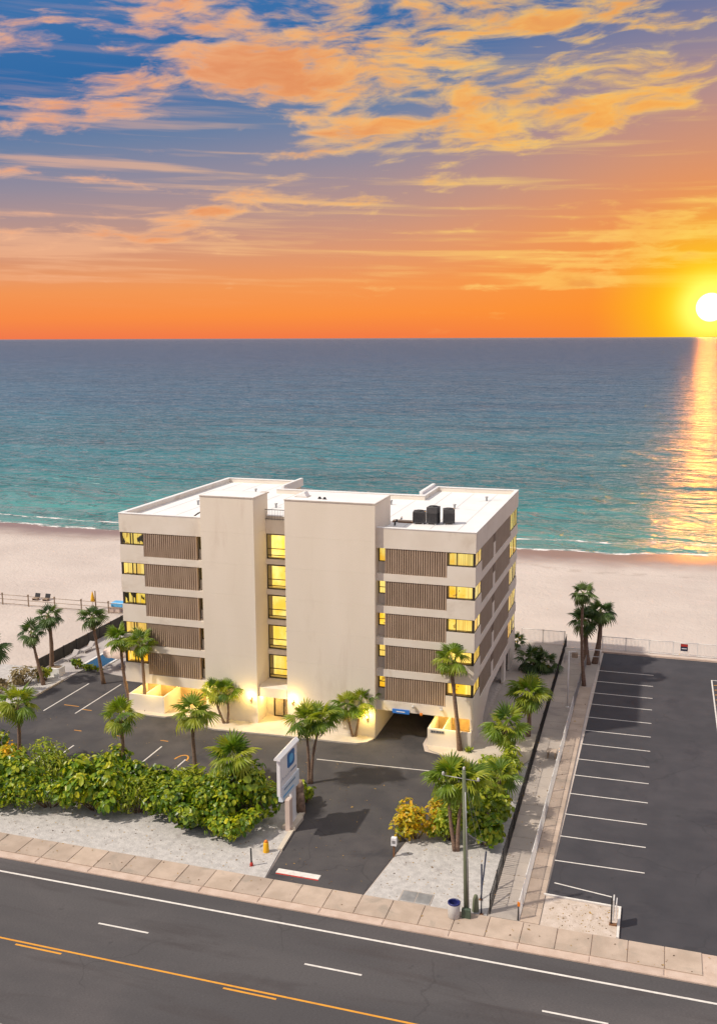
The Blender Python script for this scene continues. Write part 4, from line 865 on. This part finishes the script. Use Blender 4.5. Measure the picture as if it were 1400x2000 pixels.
for i, (a, lb) in enumerate(hl):
    hv = (1.22, 1.05, 1.3, 1.1, 1.25, 1.2, 1.3, 1.1, 1.3, 1.15, 1.2, 1.1, 1.25)[i]
    shrub(a[0], a[1] - (.55 if i < 5 else .15), a[2] * 1.08, a[3] * 1.1, a[4] * hv, lb, LM[i], seed=30 + i, n=int(1450 * (.37 / LS[i]) ** .9) if i != 7 else 900, size=LS[i], lumps=11, narrow=(1.0, .62, .8, .4, .7)[i % 5], up=(.2, .5, .8)[i % 3])
shrub(-44.6, 56.4, 1.5, 1.2, 2.9, 'yellow leaved shrub poking out of the left end of the hedge', 'leaf_yellow', n=420, size=.42, seed=54, narrow=.5, up=1.0)
shrub(-30.9, 57.6, 1.5, 1.1, 2.6, 'feathery arching fern like plant at the dip of the front hedge', 'leaf_lime', n=420, size=.75, seed=55, narrow=.16, up=.9, lumps=5)
shrub(-46.6, 54.6, 2.4, 2.0, 2.4, 'green hedge shrub mostly cut off by the left picture edge, low down', seed=50, n=1100, size=.37)
shrub(-26.0, 58.4, 1.6, 1.3, 2.2, 'feathery lime green shrub behind the logo sign panel', 'leaf_lime', n=520, size=.5, seed=51, narrow=.35, up=1.2)
shrub(-49.2, 59.2, 2.0, 1.6, 2.4, 'dark shrub at the left edge of the front car park below a short palm', seed=52, n=560, size=.38)
shrub(-46.3, 58.6, 1.6, 1.2, 2.0, 'reddish green shrub at the left end of the stall lines', 'leaf', seed=53, n=420, size=.34)
G2 = 'shrubs of the gravel island'
shrub(-14.0, 56.9, 1.7, 1.5, 2.6, 'golden yellow croton shrub beside the driveway', 'leaf_yellow', n=900, size=.34, seed=60, group=G2, up=1.0, narrow=.6, lumps=9)
shrub(-12.8, 58.6, 1.3, 1.2, 2.3, 'orange tipped croton behind the golden shrub at the driveway', 'leaf_yellow', n=520, size=.34, seed=69, group=G2, up=1.0, narrow=.6)
shrub(-11.9, 57.4, 1.6, 1.5, 2.6, 'yellow green croton behind the twin trunk palm', 'leaf_lime', n=820, size=.34, seed=61, group=G2, narrow=.6, lumps=9)
shrub(-9.7, 57.4, 1.4, 1.6, 2.7, 'dark green shrub right of the utility pole by the black fence', seed=62, n=900, size=.34, group=G2, lumps=9)
shrub(-9.9, 60.4, 1.6, 1.8, 3.2, 'tall mixed green shrub along the black fence behind the pole', 'leaf_lime', seed=63, n=1000, size=.36, group=G2, lumps=10)
shrub(-12.0, 60.2, 1.4, 1.4, 2.3, 'mid green shrub behind the crotons at the edge of the driveway', seed=68, n=700, size=.34, group=G2, lumps=8)
shrub(-9.9, 64.2, 1.5, 1.8, 3.0, 'bright lime shrub along the black fence halfway to the building', 'leaf_lime', seed=64, n=900, size=.36, group=G2, lumps=9)
shrub(-9.6, 68.0, 1.1, 1.6, 2.2, 'yellow green grassy shrub beside the corner apron', 'leaf_lime', seed=65, n=760, size=.42, group=G2, narrow=.3, up=1.2, lumps=8)
shrub(-13.4, 71.0, .35, .3, .55, 'small tuft at the foot of the slender palm', 'leaf', seed=66, n=70, size=.26, group=G2, big=6, narrow=.35, up=1.0)
shrub(-22.6, 59.6, .55, .8, 1.5, 'narrow yellow green plant beside the brown stump behind the sign', 'leaf_lime', seed=67, n=170, size=.3, group=G2, big=8)
G3 = 'dry bushes beyond the car park'
shrub(-57.6, 71.5, 2.0, 1.6, 2.0, 'pale dry bush at the left picture edge beyond the car park', 'leaf_dry', seed=70, n=420, size=.42, group=G3, narrow=.5)
shrub(-56.0, 74.2, 1.5, 1.3, 1.9, 'pale dry fan bush between the leaning dark palm and the beach', 'leaf_dry', seed=71, n=360, size=.5, group=G3, narrow=.35, up=1.0)
shrub(-54.9, 75.6, .8, .8, 1.3, 'small yellow leaved bush at the foot of the dark palms', 'leaf_lime', seed=72, n=200, size=.32, group=G3, big=8)
shrub(-53.9, 79.2, .5, .5, 1.3, 'small round bush at the near corner of the pool', 'leaf', seed=73, n=160, size=.26, group=G3, big=8)
shrub(-52.2, 79.4, 1.5, .4, .5, 'low strip of ground plants at the near edge of the pool', 'leaf', seed=74, n=200, size=.22, group=G3, big=4)

# leaf litter lying on gravel, pavement and car parks
rng = random.Random(5); m_ = MB(); tint = []
for i in range(900):
    r_ = rng.random()
    if r_ < .36: x, y = rng.uniform(-48, -22.2), rng.uniform(49.8, 54.5); z = .055
    elif r_ < .5: x, y = rng.uniform(-15.0, -8.8), rng.uniform(49.8, 56); z = .055
    elif r_ < .6: x, y = rng.uniform(-5.0, -1.3), rng.uniform(49.8, 52.5); z = .066
    elif r_ < .72: x, y = rng.uniform(-50, -18), rng.uniform(60, 69); z = .006
    elif r_ < .8: x, y = rng.uniform(-7.9, -5.4), rng.uniform(50, 84); z = .095
    elif r_ < .9: x, y = rng.uniform(-21, -15.6), rng.uniform(50, 66); z = .006
    else: x, y = rng.uniform(-46, 4), rng.uniform(47.8, 49.6); z = .137
    s = rng.uniform(.025, .075) * (1.7 if rng.random() < .08 else 1); a = rng.uniform(0, 6.28); c, sn = math.cos(a), math.sin(a)
    m_.add([(x + c * s, y + sn * s, z), (x - sn * s * .5, y + c * s * .5, z + s * .3), (x - c * s, y - sn * s, z), (x + sn * s * .5, y - c * s * .5, z + s * .2)], [(0, 1, 2, 3)]); tint += [rng.random()] * 4
o = m_.build('leaf_litter', M['litter'], kind='stuff', label='scattered fallen leaves and pebbles on gravel and paving'); at = o.data.attributes.new('tint', 'FLOAT', 'POINT'); at.data.foreach_set('value', tint)

# ================================================================== FENCES
def rail_fence(name, p0, p1, h, label, m_, spacing=2.4, pick=.14, z=0.0, cat='fence', prad=.035, mid=True, infill=None, group=None, post_h=.06, caps=False, rails=(0.08,)):
    p0, p1 = Vector((*p0, z)), Vector((*p1, z)); d = p1 - p0; L = d.length; d.normalize(); t_ = thing(name, p0, label, cat, group, math.atan2(d.y, d.x))
    n = max(1, round(L / spacing)); sp_ = L / n; sv = Vector((-d.y, d.x, 0))
    pm = MB().box(-prad, prad, -prad, prad, 0, h + post_h)
    if caps: pm.lathe([(0, 0), (prad * 2.0, .02), (prad * 2.2, .12), (0, .2)], (0, 0, h + post_h), 8)
    pmesh = pm.mesh('post', m_); rm = MB().tube([(0, 0, 0), (sp_, 0, 0)], prad * .62, 6).mesh('rail', m_)
    im = MB()
    if infill is None and pick:
        k = int(sp_ / pick)
        for i in range(1, k): im.box(i * sp_ / k - .015, i * sp_ / k + .015, -.012, .012, .1, h - .02)
        imesh = im.mesh('pickets', m_)
    elif infill is not None:
        im.box(prad, sp_ - prad, -.012, .012, .06, h - .03); imesh = im.mesh('mesh_panel', infill)
    for i in range(n + 1): obj('post', pmesh, t_, loc=(i * sp_, 0, 0))
    for i in range(n):
        obj('rail', rm, t_, loc=(i * sp_, 0, h - .01))
        if mid:
            for rz_ in rails: obj('rail', rm, t_, loc=(i * sp_, 0, rz_))
        if pick or infill is not None: obj('pickets' if infill is None else 'mesh_panel', imesh, t_, loc=(i * sp_, 0, 0), kind='stuff' if infill is None else None)
    return t_
rail_fence('beach_fence', (-13.4, 100.7), (-8.9, 100.75), 1.5, 'short white picket fence between the right wing and the walkway end', M['white_metal'], 2.2, .13, prad=.055)
rail_fence('beach_fence', (-5.0, 100.55), (30, 101.3), 1.4, 'long white picket fence between the right car park and the beach', M['white_metal'], 2.35, .13, prad=.055)
rail_fence('side_fence', (-8.02, 50.0), (-8.68, 100.5), 1.25, 'long black railing fence along the left side of the walkway', M['black_metal'], 2.5, .24, prad=.03)
rail_fence('walkway_fence', (-6.36, 49.9), (-6.36, 82.4), 1.2, 'long white railing fence along the right side of the walkway', M['white_metal'], 2.6, .12, .04, prad=.04)
rail_fence('walkway_fence', (-6.36, 83.4), (-6.2, 94.5), 1.1, 'grey railing beyond the lamp post on the right of the walkway', M['grey_metal'], 2.6, .12, .04)
rail_fence('pool_fence', (-57.1, 77.5), (-57.25, 95.5), 1.25, 'black mesh fence between the pool terrace and the beach', M['black_metal'], 2.4, None, .0, infill=M['mesh_dark'], prad=.05)
rail_fence('beach_rope_fence', (-83.5, 97.3), (-58, 97.8), 1.25, 'light wire fence with dark capped posts across the left beach', M['wood'], 3.82, None, 0, prad=.055, caps=True, rails=(.15, .7))
# end gate frame over the walkway
gf = thing('gate_frame', (-5.9, 95.0, .06), 'plain white pipe rail closing the walkway before the palm cluster', 'railing')
MB().tube([(-2.4, 0, 0), (-2.4, 0, 1.5), (.95, .3, 1.5), (.95, .3, 0)], .05, 8).build('frame', M['white_metal'], gf); MB().tube([(-2.35, 0, .8), (.9, .3, .8)], .03, 6).build('rail', M['white_metal'], gf)
# lamp post by the walkway
lp = thing('lamp_post', (-6.9, 82.9, .06), 'tall white lamp post with box lantern beside the walkway', 'lamp post')
MB().tube([(0, 0, 0), (0, 0, 5.1)], [.075, .06], 10).build('post', M['white_metal'], lp); MB().tube([(0, 0, 5.05), (.55, .05, 5.1)], .045, 6).build('arm', M['white_metal'], lp)
MB().bevbox(.25, .75, -.14, .2, 4.6, 5.02, .03).build('lantern', M['wood'], lp); MB().lathe([(.16, 0), (.16, .06), (.08, .1)], (0, 0, 0), 10).build('base_plate', M['white_metal'], lp)
# timber bench-like rail crossing the walkway
wr = thing('bench', (-6.75, 72.0, .075), 'small weathered wooden bench against the white walkway fence', 'bench')
MB().bevbox(-.65, .1, -.35, .35, .5, .58, .015).build('seat', M['slab'], wr)
for a, b in ((-.55, -.28), (-.55, .28), (0, -.28), (0, .28)): MB().box(a - .04, a + .04, b - .04, b + .04, 0, .499).build('leg', M['wood'], wr)

# ================================================================== STREET FURNITURE
# utility pole
up_ = thing('utility_pole', (-9.2, 49.35, .05), 'tall greenish treated timber utility pole beside the litter bin', 'utility pole')
pl = MB().tube([(0, 0, -.1), (-.1, 0, 3), (-.3, 0, 8.7)], [.16, .14, .10], 14).build('pole', M['pole_green'], up_)
MB().bevbox(-.24, .26, -.34, -.12, -.02, .62, .02).build('cable_box', M['green_box'], up_)
MB().tube([(-1.5, .02, 8.25), (.55, .02, 8.15)], .022, 6).build('crossarm', M['grey_metal'], up_)
for x, z in ((-1.45, 8.28), (-.3, 8.72), (.5, 8.18)): MB().lathe([(.05, 0), (.09, .04), (.05, .08), (.08, .12), (.03, .18), (0, .19)], (x, .02, z), 8).build('insulator', M['bin_body'], up_)
MB().tube([(-.3, -.02, 5.2), (.3, .3, 4.6), (.9, .5, 4.35)], .018, 5).build('cable', M['grey_metal'], up_)
MB().tube([(.12, -.17, .6), (.02, -.18, 3), (-.17, -.14, 7.5)], .03, 6).build('conduit', M['grey_metal'], up_)
for z in (1.6, 3.6, 5.4, 6.3): MB().lathe([(.035, 0), (.035, .05), (0, .05)], (-.06 - .028 * z + .17, -.1, z), 6).build('step_bolt', M['bin_body'], up_)
# guy wires with dark guards
for i, (bx, by, tx, ty) in enumerate(((-8.45, 49.75, -8.75, 52.3), (-8.75, 51.2, -8.75, 53.8))):
    g = thing('guy_wire_guard', (bx, by, .05), ('front', 'rear')[i] + ' dark guarded guy wire right of the utility pole', 'guy wire', 'guy wires')
    MB().tube([(0, 0, 0), ((tx - bx) * .5, (ty - by) * .32, 1.1), ((tx - bx) * 1.0, (ty - by) * .6, 2.2)], .05, 7).build('guard', M['guard_blue'], g)
    MB().tube([((tx - bx), (ty - by) * .6, 2.2), (-9.4 - bx, 49.4 - by, 7.9)], .008, 4).build('wire', M['grey_metal'], g)
    MB().bevbox(-.1, .1, -.08, .08, -.02, .06, .01).build('anchor', M['rust'], g)
# litter bin
b_ = thing('litter_bin', (-9.86, 49.0, .125), 'round pale concrete litter bin with dark blue liner beside the pole', 'litter bin')
MB().lathe([(.30, 0), (.33, .03), (.34, .5), (.35, .86), (.33, .9), (.29, .9), (.28, .3), (0, .28)], (0, 0, 0), 22).build('body', M['bin_body'], b_)
MB().lathe([(.355, .84), (.362, .905), (.30, .93), (.275, .86), (.26, .42), (0, .40)], (0, 0, 0), 22).build('liner', M['bin_liner'], b_)
# grey bollard beside pole
bo = thing('bollard', (-8.82, 49.95, .05), 'tapered grey green bollard right of the utility pole', 'bollard')
MB().lathe([(.2, 0), (.19, .3), (.16, .8), (.1, 1.02), (0, 1.06)], (0, 0, 0), 14).build('body', M['pole_green'], bo); MB().lathe([(.23, 0), (.23, .04), (.2, .05)], (0, 0, 0), 14).build('base', M['grey_metal'], bo)
# meter pedestal, cable marker, black post, utility plate
mp = thing('meter_pedestal', (-14.8, 54.4, .05), 'small white meter box on a rusty post beside the driveway', 'meter box')
MB().box(-.05, .05, -.05, .05, -.02, .75).build('post', M['rust'], mp); MB().bevbox(-.17, .17, -.12, .12, .74, 1.28, .02).build('box', M['sign_white'], mp); MB().box(-.11, .11, -.128, -.121, .9, 1.1).build('meter_window', M['grey_metal'], mp)
cm = thing('cable_marker', (-22.65, 52.55, .05), 'stubby yellow utility marker on the gravel by the hedge', 'marker')
MB().lathe([(.2, 0), (.16, .62), (.13, .66), (0, .66)], (0, 0, 0), 14).build('body', M['yellow'], cm); MB().lathe([(.135, .655), (.12, .74), (.05, .8), (0, .81)], (0, 0, 0), 12).build('cap', M['orange'], cm)
bp = thing('marker_post', (-22.87, 50.75, .05), 'slim black post with red foot on the gravel near the driveway', 'post')
MB().tube([(0, 0, .22), (-.02, 0, 1.15)], .05, 8).build('post', M['black_metal'], bp); MB().lathe([(.11, 0), (.11, .1), (.07, .24), (0, .25)], (0, 0, 0), 10).build('foot', M['red'], bp)
vp = thing('utility_vault_cover', (-12.35, 50.3, .052), 'flat grey utility vault cover on the gravel beside the pavement', 'vault cover')
MB().bevbox(-.95, .95, -.6, .6, -.03, .02, .01).build('frame', M['walk'], vp); 
for s in (-1, 1): MB().bevbox(s * .45 - .42, s * .45 + .42, -.52, .52, .02, .035, .008).build('lid', M['grey_metal'], vp)
# sign panel post near right lot, fence notice
ps = thing('parking_sign', (-1.45, 50.9, .06), 'narrow pale parking sign seen edge on beside the white kerb', 'sign')
MB().box(-.04, .04, -.04, .04, 0, 1.6).build('post', M['black_metal'], ps); MB().bevbox(.06, .14, -.3, .32, .45, 1.65, .01).build('panel', M['bin_body'], ps); MB().bevbox(.22, .28, -.28, .3, .4, 1.5, .01).build('panel', M['white_metal'], ps)
MB().box(-.1, .3, -.1, .1, -.01, .08).build('foot', M['rust'], ps)
ns = thing('fence_notice', (3.05, 100.62, .55), 'small dark notice with red stripe hung on the beach fence', 'notice')
MB().box(-.35, .35, -.045, -.02, 0, .75).build('board', M['guard_blue'], ns); MB().box(-.33, .33, -.055, -.047, .48, .73).build('stripe', M['red'], ns); MB().box(-.25, .25, -.055, -.047, .22, .3).build('lettering', M['sign_white'], ns)
wp = thing('post_marker', (-6.42, 49.8, .08), 'thin black leaning post at the road end of the white fence', 'post')
MB().tube([(0, 0, 0), (.03, .1, 1.0)], .035, 7).build('post', M['black_metal'], wp); MB().box(-.05, .1, .04, .1, .8, 1.05).build('reflector', M['orange'], wp)

# monument sign: plane runs away from the road
sg = thing('monument_sign', (-22.3, 55.7, .05), 'tall white roadside sign with blue logo on a white post', 'sign')
MB().bevbox(-.1, .1, .25, 1.0, 0, 3.3, .02).build('post', M['sign_white'], sg)
MB().bevbox(-.16, .16, -.35, .2, 0, 2.2, .04).build('brace_post', M['canvas'], sg)
MB().bevbox(-.45, .45, -.2, 1.4, 0, .3, .05).build('base', M['apron'], sg)
pn = MB().bevbox(-.11, .11, -1.75, 1.25, 3.1, 5.6, .01).build('panel', M['sign_white'], sg)
cp = MB(); cp.add([(x, y, z) for z in (5.61, 5.72) for (x, y) in ((-.22, -1.95), (.22, -1.95), (.22, 1.42), (-.22, 1.42))] + [(0, -1.95, 5.9), (0, 1.42, 5.9)], [(3, 2, 1, 0), (0, 1, 5, 4), (1, 2, 6, 5), (2, 3, 7, 6), (3, 0, 4, 7), (4, 5, 8), (7, 9, 6), (5, 6, 9, 8), (7, 4, 8, 9)]); cp.build('sign_roof', M['sign_white'], sg)
lo = MB().bevbox(-.15, .15, -1.45, 1.5, 2.6, 3.62, .02).build('lower_panel', mat('sign_pale_blue', (0.62, 0.70, 0.78), (0.66, 0.74, 0.82), 0.4, 2), sg)
def rr_plate(x, yc, zc, w, h, r, t_, m_, parent, name):
    pts = []
    for cx, cz, a0 in ((w - r, h - r, 0), (-w + r, h - r, 90), (-w + r, -h + r, 180), (w - r, -h + r, 270)):
        for i in range(6): a = R(a0 + 18 * i); pts.append((cx + r * math.cos(a), cz + r * math.sin(a)))
    n = len(pts); vs = [(x, yc + p[0], zc + p[1]) for p in pts] + [(x + t_, yc + p[0], zc + p[1]) for p in pts]
    return MB().add(vs, [tuple(range(n)), tuple(range(2 * n - 1, n - 1, -1))] + [(i, n + i, n + (i + 1) % n, (i + 1) % n) for i in range(n)]).build(name, m_, parent)
for s in (1, -1):
    rr_plate(.113 * s, .15, 4.95, .62, .52, .2, .015 * s, M['sign_blue'], pn, 'logo')
    rr_plate(.13 * s, .15, 4.95, .34, .3, .3 if False else .25, .01 * s, M['sign_sky'], pn, 'logo_disc')
    # script lettering and swoosh (not legible in the photograph)
    for (y0, y1, z0, z1) in ((-1.5, -1.25, 3.98, 4.22), (-1.15, -.95, 3.98, 4.12), (-.85, -.68, 3.98, 4.16), (-.58, -.4, 3.98, 4.12), (-.3, -.12, 3.98, 4.2)):
        MB().add([(.116 * s, y0, z0), (.116 * s, y0 + .05, z0), (.116 * s, y1, z1), (.116 * s, y1 - .05, z1), (.116 * s, y1 + .04, z0 + .02), (.116 * s, y1, z0 + .06)], [(0, 1, 2, 3), (3, 2, 4, 5)]).build('script_letter', M['sign_text'], pn)
    MB().box(min(.113 * s, .122 * s), max(.113 * s, .122 * s), .1, 1.1, 4.0, 4.12).build('lettering', M['sign_text'], pn)
    MB().box(min(.153 * s, .162 * s), max(.153 * s, .162 * s), -1.2, .75, 3.28, 3.4).build('lettering', M['sign_text'], lo); MB().box(min(.153 * s, .162 * s), max(.153 * s, .162 * s), -1.35, .5, 2.85, 2.97).build('lettering', M['sign_sky'], lo)
# brown stump clump behind the sign
stp = thing('tree_stump', (-22.75, 58.6, .05), 'brown mossy stump cluster behind the sign post', 'stump')
for i, (x, y, r_, h) in enumerate(((0, 0, .38, 2.0), (.35, -.45, .26, 1.3), (-.2, .6, .25, 1.6))):
    MB().tube([(x, y, -.05), (x + .03, y, h * .4), (x - .03, y + .04, h * .8), (x, y, h)], [r_ * 1.25, r_ * .95, r_, r_ * .7], 10).build('stump', M['stone'], stp)
# ---------------------------------------------------------------- pool corner
pool = thing('swimming_pool', (-52.9, 83.6, .05), 'narrow blue swimming pool beside the mesh fence', 'swimming pool')
MB().box(-.9, 1.2, -3.6, 5, 0, .03).build('water', M['pool'], pool)
cpn = MB(); cpn.bevbox(-1.15, -.9, -3.9, 5.3, 0, .09, .02); cpn.bevbox(1.2, 1.45, -3.9, 5.3, 0, .09, .02); cpn.bevbox(-.9, 1.2, -3.9, -3.6, 0, .088, .02); cpn.bevbox(-.9, 1.2, 5, 5.3, 0, .088, .02); cpn.build('coping', M['roof'], pool)
um = thing('parasol', (-50.0, 81.2, .05), 'cream scalloped parasol by the pool at the left of the building', 'parasol')
MB().tube([(0, 0, 0), (0, 0, 2.3)], .035, 8).build('pole', M['white_metal'], um)
cv = MB(); n = 24
for ring_, (r_, z) in enumerate(((.02, 2.35), (1.0, 2.0), (1.75, 1.72), (1.78, 1.45))):
    for i in range(n):
        a = 2 * math.pi * i / n; zz = z - (.1 * abs(math.sin(a * 4)) if ring_ == 3 else 0) - (.03 * abs(math.sin(a * 4)) if ring_ in (1, 2) else 0); cv.v.append((r_ * math.cos(a), r_ * math.sin(a), zz))
for q in range(3):
    for i in range(n): cv.f.append((q * n + i, q * n + (i + 1) % n, (q + 1) * n + (i + 1) % n, (q + 1) * n + i)); cv.mi.append(0); cv.sm.append(True)
cv.build('canopy', M['canvas'], um); MB().lathe([(.3, 0), (.3, .08), (.06, .12)], (0, 0, 0), 14).build('base', M['grey_metal'], um)
for i, (x, y, rz) in enumerate(((-56.0, 84.5, 1.5), (-56.0, 81.6, 1.5))):
    l_ = thing('sun_lounger', (x, y, .05), ('farther', 'nearer')[i] + ' grey sun lounger between pool and mesh fence', 'sun lounger', 'pool loungers', rz)
    MB().bevbox(-.95, .35, -.3, .3, .28, .36, .02).build('seat', M['deck'], l_)
    MB().add([(.35, -.3, .3), (.9, -.3, .75), (.9, .3, .75), (.35, .3, .3), (.35, -.3, .36), (.86, -.3, .8), (.86, .3, .8), (.35, .3, .36)], [(0, 3, 2, 1), (4, 5, 6, 7), (0, 1, 5, 4), (1, 2, 6, 5), (2, 3, 7, 6), (3, 0, 4, 7)]).build('backrest', M['deck'], l_)
    for a, b in ((-.85, -.25), (-.85, .25), (.3, -.25), (.3, .25)): MB().box(a - .025, a + .025, b - .025, b + .025, 0, .279).build('leg', M['white_metal'], l_)
wb = thing('planter_box', (-54.75, 77.2, .03), 'white rendered planter by the foot of the dark palms', 'planter')
MB().bevbox(-.6, .6, -.5, .5, 0, .85, .03).build('box', M['roof'], wb); MB().box(-.5, .5, -.4, .4, .82, .86).build('soil', M['stem'], wb)
# on the beach
yu = thing('folded_parasol', (-64.3, 98.6, 0), 'folded yellow parasol beside a dark post on the beach', 'parasol')
MB().tube([(0, 0, -.05), (0, 0, 2.3)], .03, 6).build('pole', M['wood'], yu); MB().lathe([(.05, 0.9), (.26, 1.0), (.2, 1.5), (.06, 2.15), (0, 2.25)], (0, 0, 0), 12).build('canopy', M['yellow'], yu)
MB().tube([(.33, .1, -.05), (.3, .1, 2.3)], .08, 8).build('dark_post', M['wood'], yu)
bl = thing('beach_cabana', (-61.0, 98.6, -.02), 'low pink beach box with a blue top left of the building', 'beach box')
MB().bevbox(-.9, .6, -.5, .5, 0, .75, .03).build('box', M['canvas'], bl); MB().bevbox(-.5, 1.6, -.55, .55, .76, 1.25, .05).build('cover', M['sign_sky'], bl)
for i, (x, y) in enumerate(((-73.6, 100.4), (-72.2, 100.5))):
    bc = thing('beach_chair', (x, y, -.03), ('left', 'right')[i] + ' dark beach chair behind the wire fence', 'beach chair', 'beach chairs')
    MB().bevbox(-.35, .35, -.3, .3, .2, .28, .02).build('seat', M['wood'], bc); MB().add([(-.35, .3, .24), (.35, .3, .24), (.35, .5, .75), (-.35, .5, .75), (-.35, .36, .24), (.35, .36, .24), (.35, .56, .75), (-.35, .56, .75)], [(0, 1, 2, 3), (7, 6, 5, 4), (0, 3, 7, 4), (1, 5, 6, 2), (3, 2, 6, 7)]).build('backrest', M['black_metal'], bc)
    for a in (-.3, .3): MB().box(a - .03, a + .03, -.28, .28, 0, .199).build('leg_frame', M['wood'], bc)
